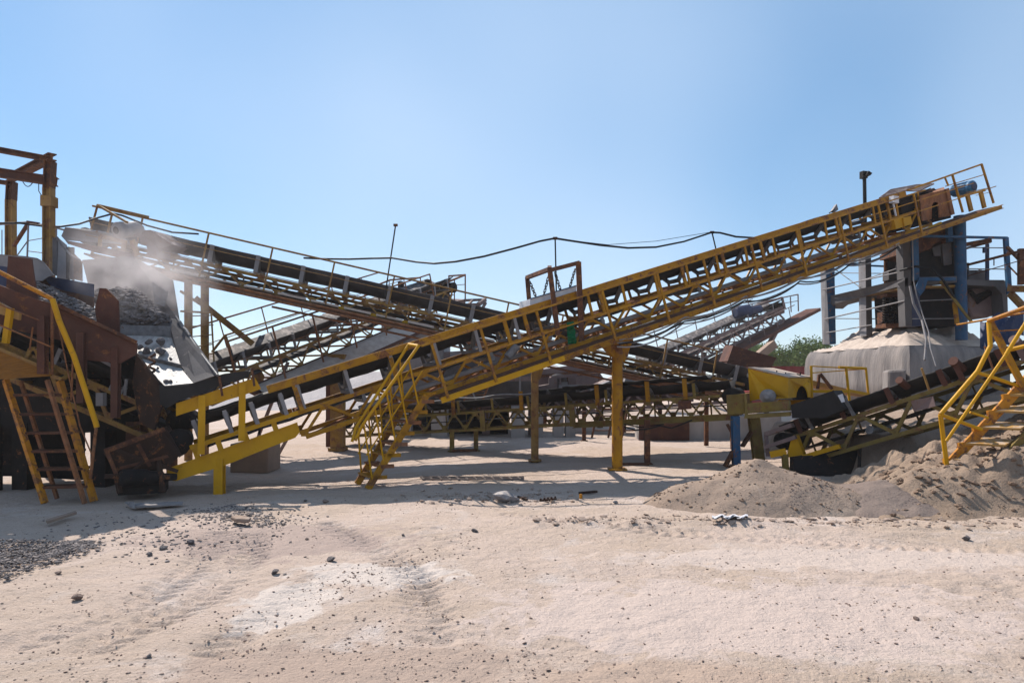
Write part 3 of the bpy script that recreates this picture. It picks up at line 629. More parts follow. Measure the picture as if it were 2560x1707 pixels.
part('tail_stand', RUS, rb, lambda m: [m.bar((5.6, 17.25, 0), (5.6, 17.25, 1.5), .1, .1), m.bar((5.2, 18.2, 0), (5.2, 18.2, 1.6), .1, .1)])

# ---------------------------------------------------------------- conveyor C (further back, rising away to the right)
dC = Vector((1.15, 2.1, .80)); C0 = Vector((-6.3 + .877 * 1.0, 16 - .48 * 1.0, 2.26))
LC = Line(C0 + dC * -.75, C0 + dC * 3.15, (.9, -.4, 0))
rc = thing('belt_conveyor', 'dust covered belt conveyor rising away in the middle, crossing under the dusty yellow one', 'conveyor', (-4.35, 17, 0), 'belt conveyors of the plant')
conveyor(rc, LC, 0, LC.L - .3, 1.0, .45, .18, .38, YELD, BLTD, 'C', .9, .75, rail=(.75, .5, 8.0, (.3,)), railm=RUSO, rt=.35, rposts=1.25)
part('handrail', RUSO, rc, lambda m: [m.tube(LC.at(.6, -1.5, .95), LC.at(8.0, -1.5, .95), .022, 6), m.tube(LC.at(.6, -1.5, .5), LC.at(9, -1.5, .5), .01, 5)] + [m.tube(LC.at(k, -1.5, -.3), LC.at(k, -1.5, .95), .016, 5) for k in frange(.6, 8, 1.3)])
part('handrail', YELD, rc, lambda m: [m.tube(P(563, 838, 15.5), P(530, 880, 15.3), .03, 6), m.tube(P(563, 838, 15.5), P(578, 880, 15.6), .03, 6), m.tube(P(563, 838, 15.5), P(752, 780, 18.4), .022, 6)])
part('walkway', RUSP, rc, lambda m: m.prism([LC.at(.9, .62, -.66), LC.at(7.9, .62, -.66), LC.at(7.9, -.02, -.40), LC.at(.9, -.02, -.40)], LC.n * -.07))
def crust(m):
    ks = frange(1.0, 7.8, .22); prev = None
    for k in ks:
        row = [LC.at(k, .60 - .11 * j, -.645 + .045 * j + (.07 * math.sin(math.pi * j / 5) + .05 * noise.noise((k * 2.3, j * .9, 0)) if 0 < j < 5 else 0)) for j in range(6)]
        if prev: m.add(prev + row, [(j, j + 1, 7 + j, 6 + j) for j in range(5)], True)
        prev = row
part('dust_crust', DUS, rc, crust)
part('pillar', YELD, rc, lambda m: [m.box((-4.35, 17.0, 1.12), .31, .31, 2.3), m.box((-4.35, 17.0, .03), .4, .4, .08), m.box((-4.35, 17.0, 2.33), .42, .42, .12)])
part('pillar', RUSP, rc, lambda m: [m.bar((-4.8, 17.9, 0), (-4.8, 17.9, 2.2), .16, .16)])
for u0, v0, u1, v1 in ((648, 1085, 720, 905), (688, 1150, 716, 1100), (628, 1160, 655, 1060), (1, 1, 1, 1)):
    if u0 > 1: part('strut', MAU, rc, lambda m: m.bar(P(u0, v0, 15.8), P(u1, v1, 15.8), .08, .06))
part('skirt_plate', YELD, rc, lambda m: pl(m, [(623, 960, 15.5), (652, 972, 15.5), (660, 940, 15.5), (640, 905, 15.5)], (0, .04, 0)))
# head house of C
part('head_plate', CONB, rc, lambda m: pl(m, [(1087, 710, 22.3), (1120, 704, 22.3), (1124, 745, 22.3), (1112, 757, 22.3), (1090, 753, 22.3)], (0, .3, 0)))
part('head_plate', DRK, rc, lambda m: [pl(m, [(1055, 722, 22.4), (1087, 712, 22.4), (1090, 752, 22.4), (1060, 742, 22.4)], (0, .6, 0)), pl(m, [(1022, 712, 22.1), (1057, 708, 22.1), (1056, 722, 22.1), (1028, 720, 22.1)], (0, .4, 0)), m.box(P(1002, 718, 22.0), .16, .2, .35), m.box(P(1069, 706, 22.2), .18, .2, .16)])
each('handrail', RUSO, rc, [lambda m: m.path([P(945, 712, 20.8), P(975, 700, 21.2), P(1051, 694, 22.2)], .03, 6), lambda m: m.path([P(1020, 738, 21.2), P(1122, 704, 21.8), P(1163, 687, 22.8)], .035, 6), lambda m: m.tube(P(1122, 690, 22.2), P(1163, 687, 22.8), .03, 6), lambda m: m.tube(P(1122, 690, 22.2), P(1122, 750, 22.2), .022, 5), lambda m: m.tube(P(1163, 687, 22.8), P(1163, 748, 22.8), .025, 5), lambda m: m.tube(P(1136, 696, 22.2), P(1136, 752, 22.2), .02, 5), lambda m: m.tube(P(1122, 714, 22.2), P(1163, 711, 22.8), .012, 5), lambda m: m.tube(P(1051, 694, 22.2), P(1051, 715, 22.2), .02, 5), lambda m: m.tube(P(1010, 698, 21.8), P(1010, 730, 21.8), .014, 5), lambda m: m.tube(P(973, 702, 21.8), P(973, 722, 21.8), .014, 5)])
part('outrigger', MAU, rc, lambda m: [m.bar(P(1146, 762, 22.3), P(1196, 761, 21.8), .08, .08), m.bar(P(1160, 751, 22.8), P(1213, 749, 22.4), .08, .08), m.bar(P(1196, 761, 21.8), P(1213, 749, 22.4), .1, .12), m.bar(P(1170, 762, 22.0), P(1182, 750, 22.6), .06, .06), m.bar(P(1202, 778, 22.0), P(1214, 757, 22.2), .09, .06), m.bar(P(1146, 775, 22.3), P(1200, 768, 21.8), .08, .08)])
part('deck', MAU, rc, lambda m: pl(m, [(1000, 742, 21.8), (1125, 757, 21.8), (1163, 748, 22.8), (1160, 760, 22.8), (1100, 775, 21.8), (990, 760, 21.8)], (0, .4, 0)))

# ---------------------------------------------------------------- conveyor E (low, in the middle)
def EX(x): return Vector((x, 15.93 - .523 * x, .825 + .088 * (x + 2.55)))
LE = Line(EX(-4.9), EX(4.6), (-.3, -1, 0)); KE = LE.k_of_x
re_ = thing('belt_conveyor', 'low olive yellow lattice belt conveyor running nearly level under the others', 'conveyor', G(1130, 1128), 'belt conveyors of the plant')
conveyor(re_, LE, 0, KE(4.2), .8, .42, .14, .30, YELO, BLT, 'E', .62, .95, ch=.055, dg=.035, idm=YELO)
for x in (-1.4, .25, 1.9, 2.9, 3.6): part('guard_post', YEL, re_, lambda m: m.bar(LE.at(KE(x), .05, -.02), LE.at(KE(x), .05, .42), .09, .04, LE.t))
part('belt_cover', BLT, re_, lambda m: extrude_belt(m, LE, KE(1.2), KE(4.0), [(.10, .44), (-.05, .40), (-.3, .38), (-.75, .46)], .02, .01, 30))
part('hose', WIRG, re_, lambda m: m.path([LE.at(k, .12, .36 + .02 * math.sin(k * 5)) for k in frange(1.2, KE(.6), .2)], .014, 5))
for u, v, m_ in ((1130, 1128, YELO), (1190, 1127, YELO), (1618, 1160, RUS), (1460, 1102, RUS)):
    g = G(u, v); k = LE.k_of_x(g.x); t_ = (g - LE.at(k)).dot(LE.t)
    part('support_leg', m_, re_, lambda m: [m.bar((g.x, g.y, -.03), (g.x, g.y, LE.at(k, 0, -.38).z), .11, .11), m.box((g.x, g.y, .01), .2, .2, .02)])
part('base_rail', RUS, re_, lambda m: [m.bar(G(1130, 1129) + Z * .03, G(1192, 1128) + Z * .03, .1, .06), m.bar(G(1540, 1162) + Z * .02, G(1622, 1162) + Z * .02, .1, .05)])
for x in (-.7, 1.35): part('joint_plate', YELO, re_, lambda m: m.bar(LE.at(KE(x), .04, -.46), LE.at(KE(x), .04, .04), .13, .03, LE.t))
part('lower_beam', YELO, re_, lambda m: m.channel(LE.at(KE(1.35), .05, -.43), LE.at(KE(4.5), .05, -.43), .08, .13, .015, LE.n, 'l'))
part('sign_plate', RUSP, re_, lambda m: pl(m, [(1695, 1003, 13.8), (1728, 1001, 13.7), (1729, 1022, 13.7), (1696, 1024, 13.8)], (0, .02, 0)))
part('cable', WIR, re_, lambda m: [m.path([P(*q) for q in ((1560, 1066, 14.3), (1590, 1075, 14.2), (1620, 1072, 14), (1650, 1064, 14), (1680, 1070, 13.9), (1730, 1050, 13.6))], .016, 5), m.path([P(*q) for q in ((1560, 1060, 14.3), (1600, 1068, 14.2), (1660, 1060, 14))], .014, 5)])
# end of E: block, beam, drum, cover box, legs
part('end_block', YELO, re_, lambda m: [pl(m, [(1816, 987, 13.6), (1864, 984, 13.35), (1868, 1034, 13.35), (1818, 1036, 13.6)], (.5, 1.1, 0)), m.bar(P(1862, 984, 13.3), P(1866, 1036, 13.3), .05, .05)])
part('end_beam', YELO, re_, lambda m: [pl(m, [(1866, 1008, 13.3), (1972, 1001, 12.8), (1976, 1026, 12.8), (1868, 1034, 13.3)], (.08, .12, 0)), pl(m, [(1862, 1036, 13.28), (1976, 1030, 12.75), (1976, 1040, 12.75), (1860, 1046, 13.28)], (.1, .2, 0))])
part('end_drum', GRY, re_, lambda m: m.lathe(P(1917, 991, 13.15), Vector((.46, .88, 0)), [(-.03, .03), (-.03, .06), (0, .06), (0, .13), (.06, .14), (1.0, .14)], 18))
part('leg', BLU, re_, lambda m: m.channel((lambda q: Vector((q.x, q.y, -.05)))(P(1841, 955, 13.5)), P(1838, 1040, 13.5), .14, .14, .025))
part('leg', YELO, re_, lambda m: [m.channel((lambda q: Vector((q.x + .05, q.y, -.05)))(P(1893, 955, 13.9)), P(1884, 1044, 13.9), .2, .18, .03)])
part('leg_brace', RUS, re_, lambda m: [m.bar(P(1812, 1166, 13.5), P(1833, 1128, 13.5), .1, .07), m.bar(P(1818, 1060, 13.6), P(1832, 1085, 13.6), .06, .05), m.bar(P(1856, 1115, 13.6), P(1878, 1080, 13.8), .08, .05), m.bar(P(1822, 1168, 13.4), P(1850, 1160, 13.5), .06, .05)])

rbx = thing('machine_guard', 'bright yellow sheet metal guard box with sloping top and arched opening', 'machine cover', P(1880, 1000, 13.4))
A_, B_, C_ = P(1870, 921, 13.6), P(1971, 946, 13.2), P(2030, 945, 14.2); D_ = A_ + (C_ - B_) ; D_.z = A_.z
A0, B0, C0_ = P(1875, 1002, 13.6), P(1971, 995, 13.2), P(2030, 993, 14.2)
part('side_panel', YELC, rbx, lambda m: m.prism([A_, B_, B0, P(1935, 997, 13.35)] + [P(1917 + 17 * math.cos(a), 997 - 19 * math.sin(a), 13.42) for a in (0, .4, .8, 1.2, 1.57, 2.0, 2.4, 2.8, 3.14)] + [A0], Vector((.01, .02, 0))))
part('end_panel', YELC, rbx, lambda m: m.prism([B_, C_, C0_] + [P(2006 + 15.5 * math.cos(a), 996 - 32 * math.sin(a), 13.8) for a in (0.1, .5, .9, 1.3, 1.57, 1.9, 2.3, 2.7, 3.05)] + [B0], Vector((-.02, .01, 0))))
part('lid', LID, rbx, lambda m: m.prism([A_ + Z * .012, B_ + Z * .012, C_ + Z * .012, D_ + Z * .012], Z * .02))
part('lid_handle', DRK, rbx, lambda m: [m.path([P(u, v, 13.7), P(u + 9, v + 2, 13.7), P(u + 9, v - 5, 13.7)], .012, 5) for u, v in ((1933, 931), (1955, 936), (1992, 935))])
part('rear_panel', YELC, rbx, lambda m: m.prism([D_, C_, C_ - Z * .55, D_ - Z * .85], Vector((.0, .02, 0))))
part('arch_shade_block', DRK, rbx, lambda m: m.prism([P(1985, 1000, 13.75), P(2030, 998, 14.2), P(2030, 962, 14.3), P(1985, 962, 13.9)], Vector((-.25, .35, 0))))  # near-black fill behind the arch, painting the shade inside the box

# yellow railed platform behind the guard box
rp_ = thing('railed_platform', 'small dusty platform with bright yellow railing beside the guard box', 'platform', P(2100, 1000, 14.4))
part('deck', TRD, rp_, lambda m: pl(m, [(2030, 950, 14.4), (2172, 985, 14.4), (2172, 992, 14.4), (2030, 962, 14.4)], (.15, 1.2, 0)))
part('edge_beam', YELC, rp_, lambda m: [m.bar(P(2033, 978, 14.1), P(2120, 978, 14.0), .05, .06), m.bar(P(2120, 976, 14.0), P(2172, 986, 14.2), .05, .06)])
part('railing', YELC, rp_, lambda m: [m.tube(P(2028, 914, 14.1), P(2030, 996, 14.1), .028, 7), m.tube(P(2115, 918, 14.0), P(2124, 1001, 14.0), .028, 7), m.tube(P(2165, 921, 14.2), P(2171, 985, 14.2), .024, 7), m.tube(P(2028, 915, 14.1), P(2165, 923, 14.2), .014, 6), m.tube(P(2097, 918, 14), P(2165, 921, 14.2), .03, 7), m.tube(P(2030, 932, 14.1), P(2165, 922, 14.2), .012, 6)])
part('brace', RUS, rp_, lambda m: [m.bar(P(2050, 934, 14.3), P(2080, 972, 14.3), .06, .05), m.bar(P(2048, 936, 14.4), P(2044, 972, 14.4), .05, .05)])

# ---------------------------------------------------------------- conveyor F (front right, rising towards the right edge)
def FX(x): return Vector((x, 13 - 1.14 * (x - 5.5), .69 + .575 * (x - 5.5)))
LF = Line(FX(5.35), FX(9.6), (-.75, -.66, 0)); KF = LF.k_of_x
rf = thing('belt_conveyor', 'weathered brown belt conveyor rising from the sand pit to the right edge', 'conveyor', P(1965, 1165, 13), 'belt conveyors of the plant')
conveyor(rf, LF, 0, KF(9.4), .8, .52, .13, .30, YELO, BLT, 'F', 1.0, .86, ch=.07, dg=.06, idm=RUSP, br=.09)
part('wing_roller', RUSP, rf, lambda m: [m.tube(LF.at(k, .16, .34), LF.at(k, -.08, .22), .065, 12) for k in (2.3,)])
for k in (3.16, 4.02, 4.9): part('wing_roller', RUSP if k < 3.5 else MAU, rf, lambda m: [m.tube(LF.at(k, .18, .34), LF.at(k, -.10, .20), .075, 12), m.bar(LF.at(k, .1, 0), LF.at(k, .16, .3), .08, .03, LF.t)])
for k in (.55, 1.35): part('idler_arm', GAL, rf, lambda m: m.bar(LF.at(k, .06, .02), LF.at(k - .03, .12, .36), .06, .03, LF.t))
part('skirt_plate', BLT, rf, lambda m: m.prism([P(1977, 1012, 12.6), P(2083, 976, 12.2), P(2112, 1022, 12.1), P(2060, 1045, 12.3), P(1980, 1045, 12.6)], Vector((.3, .3, 0))))
part('pale_bracket', WHT, rf, lambda m: m.prism([P(2094, 988, 12), P(2106, 984, 12), P(2112, 1004, 12), P(2104, 1006, 12)], Vector((.02, .03, 0))))
part('belt_wiper', MAU, rf, lambda m: m.prism([P(2277, 1002, 11.3), P(2332, 990, 11.05), P(2339, 1015, 11.0), P(2285, 1029, 11.3)], Vector((.02, .02, 0))))
part('tail_frame', YELC, rf, lambda m: [m.prism([P(1980, 1090, 12.8), P(1990, 1088, 12.8), P(2010, 1140, 12.8), P(1996, 1145, 12.8), P(1966, 1142, 12.8), P(1972, 1120, 12.8)], Vector((.1, .1, 0))), m.bar(P(1925, 1136, 12.9), P(1965, 1128, 12.8), .1, .12), m.bar(P(2008, 1142, 12.75), P(2100, 1115, 12.3), .07, .08)])
part('tail_frame', MAU, rf, lambda m: [m.bar(P(1915, 1085, 13.2), P(1982, 1062, 12.8), .12, .08), m.bar(P(1912, 1118, 13.1), P(1990, 1092, 12.75), .12, .07), m.bar(P(1915, 1085, 13.2), P(1920, 1140, 13.1), .06, .05)])
part('support_leg', YELO, rf, lambda m: [m.bar((P(1966, 955, 12.8).x, 12.8, -.2), P(1962, 1135, 12.8), .1, .09), m.bar((P(1983, 955, 12.9).x, 12.9, -.2), P(1982, 1120, 12.9), .08, .08)])
part('tail_drum', DRK, rf, lambda m: m.lathe(P(1950, 1102, 13.0), -LF.t, [(0, .04), (.05, .04), (.05, .16), (.8, .16)], 16))
part('stake', YELD, rf, lambda m: m.tube(P(2323, 975, 11.1), P(2304, 920, 11.1), .018, 6))
part('stake', RUSO, rf, lambda m: m.tube(P(2484, 925, 10.5), P(2462, 866, 10.5), .014, 6))
part('return_roller', GAL, rf, lambda m: m.tube(LF.at(1.5, .05, -.3), LF.at(1.5, -.8, -.3), .07, 12))
part('return_roller', GAL, rf, lambda m: m.tube(LF.at(4.4, .05, -.3), LF.at(4.4, -.8, -.3), .07, 12))

# ---------------------------------------------------------------- conveyor H (far right, small)
h0, h1 = P(1682, 892, 30), P(1955, 768, 35)
LH = Line(h0 - (h1 - h0) * .12, h1, (.6, -.8, 0))
rh = thing('belt_conveyor', 'far faded brown belt conveyor rising to the right under the big yellow one', 'conveyor', P(1720, 960, 31), 'belt conveyors of the plant')
conveyor(rh, LH, 0, LH.L, 1.1, .7, .2, .4, MAU, BLTD, 'H', 1.2, 1.1, ch=.12, dg=.08, rail=(.05, 1, LH.L, ()), rt=.7)
part('walkway', RUSP, rh, lambda m: [m.prism([LH.at(2, .9, -.8), LH.at(LH.L + 2.0, .9, -.62), LH.at(LH.L + 2.0, .1, -.62), LH.at(2, .1, -.8)], LH.n * -.16)])
part('handrail', MAU, rh, lambda m: [m.tube(LH.at(.5, -1.6, 1.1), LH.at(LH.L, -1.6, 1.3), .035, 6), m.tube(LH.at(.5, -1.6, .6), LH.at(LH.L, -1.6, .6), .02, 5)] + [m.tube(LH.at(k, -1.6, -.1), LH.at(k, -1.6, 1.2), .025, 5) for k in frange(.5, LH.L, 1.5)])
each('handrail', MAU, rh, [lambda m: m.tube(P(1830, 770, 33.6), P(1995, 736, 35.5), .035, 6), lambda m: m.tube(P(1995, 736, 35.5), P(1996, 778, 35.5), .035, 6), lambda m: m.tube(P(1960, 758, 35), P(1995, 752, 35.5), .02, 5), lambda m: m.tube(P(1976, 742, 35.2), P(1978, 780, 35.2), .03, 5), lambda m: m.tube(P(1830, 768, 33.6), P(1832, 790, 33.6), .03, 5), lambda m: m.tube(P(1880, 760, 34), P(1881, 778, 34), .03, 5)])
part('head_housing', MAU, rh, lambda m: [m.bar(P(1886, 766, 34.4), P(1955, 744, 35), .1, .1), m.bar(P(1886, 766, 34.4), P(1890, 782, 34.4), .1, .1), m.bar(P(1955, 744, 35), P(1962, 772, 35), .1, .1), pl(m, [(1925, 778, 34.6), (1960, 764, 35), (1962, 782, 35), (1930, 796, 34.6)], (0, .8, 0))])
part('motor', NAV, rh, lambda m: m.lathe(P(1838, 782, 33.4), Vector((.9, .3, .15)), [(0, .2), (.05, .32), (.8, .32), (.85, .2), (1.5, .2)], 16))
part('support_leg', MAU, rh, lambda m: [m.bar(P(1955, 800, 34.5), P(1910, 885, 33.5), .22, .15), m.bar(P(1850, 860, 33), P(1930, 838, 34), .2, .15), m.bar(P(1910, 885, 33.5), P(1905, 960, 33.5), .22, .2), m.bar(P(1760, 880, 32), P(1755, 970, 32), .22, .2)])

# ================================================================ left: stone feeder, chute, stair, portal frame
def stones(name, pts_fn, n, smin, smax, m, seed=1, flat=.75, loc=(0, 0, 0), nvar=6):   # many small stones as ONE mesh
    rnd = random.Random(seed); base = []
    for i in range(nvar):
        me_ = rock_mesh('tmp', m, 9, flat, seed * 10 + i, 1); base.append(([v.co.copy() for v in me_.vertices], [tuple(p.vertices) for p in me_.polygons])); bpy.data.meshes.remove(me_)
    mb = MB()
    for i in range(n):
        q = pts_fn(rnd)
        if q is None: continue
        s = smin + (smax - smin) * rnd.random() ** 2.2
        vs, fs = base[rnd.randrange(nvar)]; r_ = Matrix.Rotation(rnd.uniform(0, 6.28), 3, 'Z') @ Matrix.Rotation(rnd.uniform(-.5, .5), 3, 'X')
        sc = Vector((s * rnd.uniform(.8, 1.4), s * rnd.uniform(.7, 1.1), s * rnd.uniform(.6, 1)))
        mb.add([q + r_ @ Vector((v.x * sc.x, v.y * sc.y, v.z * sc.z)) for v in vs], fs)
    return mb.build(name, m, None, loc)

rfd = thing('stone_feeder', 'big rusty brown feeder trough with blue and brown wing plates at left', 'feeder', P(130, 1215, 11.4))
part('trough_wall', RUSP, rfd, lambda m: pl(m, [(-60, 690, 9.4), (90, 748, 9.65), (132, 759, 9.7), (342, 858, 10.2), (340, 886, 10.2), (300, 908, 10.1), (215, 900, 9.95), (150, 850, 9.8), (60, 830, 9.6), (-60, 800, 9.4)], (0, .03, 0)))
part('trough_lip', RUS, rfd, lambda m: [m.bar(P(132, 757, 9.66), P(342, 856, 10.16), .06, .05)])
part('wing_plate', RUSP, rfd, lambda m: pl(m, [(20, 640, 9.7), (78, 647, 9.85), (84, 692, 9.85), (95, 755, 9.85), (73, 790, 9.8), (34, 775, 9.7), (15, 724, 9.7)], (0, .03, 0)))
part('wing_plate', RUSP, rfd, lambda m: pl(m, [(249, 720, 10.15), (265, 721, 10.15), (295, 752, 10.2), (298, 838, 10.25), (243, 812, 10.15), (237, 772, 10.15)], (0, .03, 0)))
part('blue_plate', NAV, rfd, lambda m: pl(m, [(110, 694, 11.4), (118, 690, 11.4), (232, 710, 11.5), (232, 742, 11.5), (160, 726, 11.45), (128, 716, 11.4)], (0, .04, 0)))
part('blue_plate', NAV, rfd, lambda m: pl(m, [(-60, 655, 10.2), (22, 668, 10.3), (24, 725, 10.3), (40, 775, 10.3), (-60, 745, 10.2)], (0, .04, 0)))
part('back_wall', RUS, rfd, lambda m: pl(m, [(84, 698, 11.45), (118, 697, 11.5), (232, 735, 11.6), (232, 790, 11.6), (84, 760, 11.45)], (0, .04, 0)))
part('trough_bed', DRK, rfd, lambda m: m.prism([P(20, 735, 9.8), P(310, 850, 10.3), P(260, 790, 11.5), P(60, 700, 11.3)], Z * -.04))
part('shade_box', DRK, rfd, lambda m: [m.prism([P(-120, 770, 10.6), P(-120, 1060, 10.6), P(200, 1082, 10.9), P(330, 1075, 11.2), P(345, 900, 11.2), P(215, 850, 10.7)], (0, 1.6, 0))])  # added near-black box standing in for the shaded void under the trough
part('shade_plate', DRK, rfd, lambda m: [m.prism([P(-120, 1000, 11.2), P(-120, 1190, 11.2), P(50, 1190, 11.4), P(204, 1200, 11.7), P(204, 1040, 11.7)], (0, .1, 0)), m.prism([P(246, 1040, 11.9), P(246, 1195, 11.9), P(400, 1185, 12.1), P(400, 1040, 12.1)], (0, .1, 0))])  # added near-black sheets painting shade behind the pillars
for u, ub, dd in ((65, 65, 10.9), (258, 257, 11.2), (-30, -30, 10.6), (345, 345, 11.3)):
    q = P(u, 955, dd); part('pillar', DRK if u != 345 else RUS, rfd, lambda m: m.box((q.x, q.y, .5), .24, .3, 1.1))
for u0, v0, u1, v1, D in ((204, 832, 204, 1007, 9.85), (290, 868, 289, 1044, 10.1), (107, 790, 107, 935, 9.6)):
    part('trough_post', RUSP, rfd, lambda m: m.channel(P(u0, v0, D), P(u1, v1, D), .10, .10, .02))
each('strut', GRY, rfd, [lambda m: m.bar(P(215, 880, 10.3), P(280, 915, 10.4), .05, .04), lambda m: m.bar(P(316, 948, 10.5), P(312, 988, 10.5), .035, .03), lambda m: m.bar(P(302, 985, 10.5), P(318, 950, 10.5), .02, .02)])
part('counterweight', GRY, rfd, lambda m: m.box(P(253, 998, 10.5), .11, .1, .2))
part('shaking_spring', RUS, rfd, lambda m: [m.path([P(380 + 12 * math.cos(a) * .6, 885 + a * 3.2, 10.4 + .08 * math.sin(a)) for a in frange(0, 28, .5)], .02, 5)])
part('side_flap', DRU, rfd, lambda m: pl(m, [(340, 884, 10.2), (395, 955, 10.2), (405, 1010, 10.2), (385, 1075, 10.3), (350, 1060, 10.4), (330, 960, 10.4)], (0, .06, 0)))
def on_bed(r):
    a, b = r.random(), r.random(); q = P(90, 715, 11.2).lerp(P(262, 795, 11.4), a).lerp(P(96, 762, 9.95).lerp(P(256, 838, 10.3), a), b)
    return q + Z * (.10 * math.sin(math.pi * b) + r.uniform(-.05, .05) + .02)
o = stones('crushed_stone', on_bed, 1500, .035, .15, STN, 3); tag(o, 'grey crushed stones lying in the brown feeder trough', 'stone'); stuff(o)

rch = thing('stone_chute', 'grey dusty hopper and scoured shiny chute dropping stones onto the front conveyor', 'chute', P(400, 1190, 11))
cf = [P(296, 838, 11.4), P(428, 841, 11.5), P(453, 915, 10.75), P(484, 957, 10.25), P(412, 964, 10.2), P(338, 886, 10.9)]
part('chute_floor', SHN, rch, lambda m: [m.prism([cf[0], cf[1], cf[2], cf[5]], Vector((0, .03, -.03))), m.prism([cf[5] - Z * .03, cf[2] - Z * .03, cf[3], cf[4]], Vector((0, .03, -.03)))])
part('wear_strip', GAL, rch, lambda m: [m.bar(cf[5].lerp(cf[2], 0) + Z * .01, cf[5].lerp(cf[2], 1) + Z * .01, .05, .03)])
part('side_wall', DGR, rch, lambda m: m.prism([P(420, 795, 11.7), P(446, 800, 11.6), P(542, 937, 10.3), P(484, 957, 10.23), P(453, 915, 10.73), P(428, 841, 11.48)], Vector((.02, .03, 0))))
part('rim_pipe', GAL, rch, lambda m: [m.path([P(440, 792, 11.6), P(462, 825, 11.35), P(500, 880, 10.85), P(544, 938, 10.25)], .022, 7), m.path([P(450, 806, 11.4), P(458, 820, 11.35), P(466, 826, 11.3), P(474, 840, 11.2)], .03, 6)])
part('back_wall', DGR, rch, lambda m: [pl(m, [(205, 650, 13.0), (330, 640, 13.0), (430, 700, 13.0), (446, 800, 12.2), (428, 841, 12.0), (296, 840, 12.0), (232, 760, 12.4)], (0, .05, 0))])
each('wear_plate', GAL, rch, [lambda m: pl(m, [(379, 703, 12.3), (416, 729, 12.3), (408, 766, 12.2), (386, 758, 12.2)], (.02, .03, 0)), lambda m: pl(m, [(302, 812, 11.5), (428, 815, 11.5), (428, 841, 11.47), (298, 838, 11.45)], (0, .03, 0))])
part('feed_shelf', DGR, rch, lambda m: [pl(m, [(232, 745, 11.7), (330, 720, 12.6), (420, 790, 12.2), (430, 812, 11.6), (300, 812, 11.6)], (0, 0, -.05))])
for i, (u0, u1, v0, v1) in enumerate(((131, 142, 594, 690), (142, 165, 592, 702), (165, 173, 617, 702), (173, 184, 618, 702), (184, 204, 634, 703))):
    part('wall_sheet', (DGR, GRY, DRK, DGR, RUS)[i], rch, lambda m: pl(m, [(u0, v0, 12.3 + .04 * (i % 2)), (u1, v0 + (v1 - v0) * 0 + 20 * (i in (1, 4)), 12.3 + .04 * (i % 2)), (u1, v1, 12.3), (u0, v1 - 5, 12.3)], (0, .03, 0)))
part('torn_edge', GAL, rch, lambda m: m.path([P(143, 593, 12.2), P(150, 606, 12.2), P(158, 617, 12.2), P(168, 628, 12.2), P(180, 640, 12.2), P(192, 646, 12.2), P(200, 650, 12.2)], .02, 5))
part('support_leg', RUS, rch, lambda m: [m.bar(P(430, 955, 12.6).xy.to_3d(), P(430, 830, 12.6), .14, .14), m.bar(P(300, 955, 12.8).xy.to_3d(), P(300, 830, 12.6), .14, .14)])
def on_shelf(r):
    a, b = r.random(), r.random(); q = P(240, 738, 11.8).lerp(P(310, 808, 11.55), b).lerp(P(330, 722, 12.5).lerp(P(428, 806, 11.6), b), a)
    return q + Z * (.16 * math.sin(math.pi * a) * math.sin(math.pi * b) + r.uniform(-.04, .06))
o = stones('crushed_stone', on_shelf, 900, .05, .2, STN, 5); tag(o, 'heap of grey stones behind the dust above the shiny chute', 'stone'); stuff(o)
rkc = [rock_mesh('tumbling_stone', STN, 9, .8, 40 + i, 2) for i in range(4)]
for i, (u, v, D, s) in enumerate(((372, 855, 11.1, .14), (402, 855, 11.15, .16), (366, 878, 10.95, .17), (404, 877, 10.95, .19), (350, 868, 11.0, .12), (387, 900, 10.7, .07), (427, 897, 10.8, .07), (413, 955, 10.3, .11), (425, 956, 10.3, .10), (443, 956, 10.32, .08), (395, 920, 10.6, .05))):
    o = bpy.data.objects.new('tumbling_stone', rkc[i % 4]); COL.objects.link(o); o.location = P(u, v, D); o.scale = (s, s, s); o.rotation_euler = (i, i * 2, i * 3)
    tag(o, 'dark stone sliding down the shiny steel chute', 'stone', 'stones sliding down the chute')

part_cover = thing('machine_hood', 'rounded grey sheet metal hood behind the brown wing plate at left', 'hood', P(50, 700, 11.9))
def hood(m):
    prof = [(-60, 636), (0, 636), (60, 640), (92, 645), (106, 653), (120, 669), (134, 688)]
    for (a, b) in zip(prof, prof[1:]): m.add([P(*a, 10.9), P(*b, 10.9), P(*b, 12.3), P(*a, 12.3)], [(0, 1, 2, 3)], True)
    m.prism([P(u, v, 10.92) for u, v in prof] + [P(120, 692, 10.92), P(105, 702, 10.92), P(-60, 702, 10.92)], Vector((0, .02, 0)))
part('shell', GRY, part_cover, hood)

# lattice conveyor below the trough
LL = Line(P(-60, 832, 10.35), P(412, 1037, 10.75), (0, -1, 0))
rl = thing('belt_conveyor', 'yellow lattice belt conveyor hidden below the brown feeder trough, falling to the right', 'conveyor', P(200, 1040, 10.6), 'belt conveyors of the plant')
conveyor(rl, LL, 0, LL.L, .7, .43, .14, .3, YELD, BLT, 'L', .85, .9, ch=.075, dg=.055, br=.06)

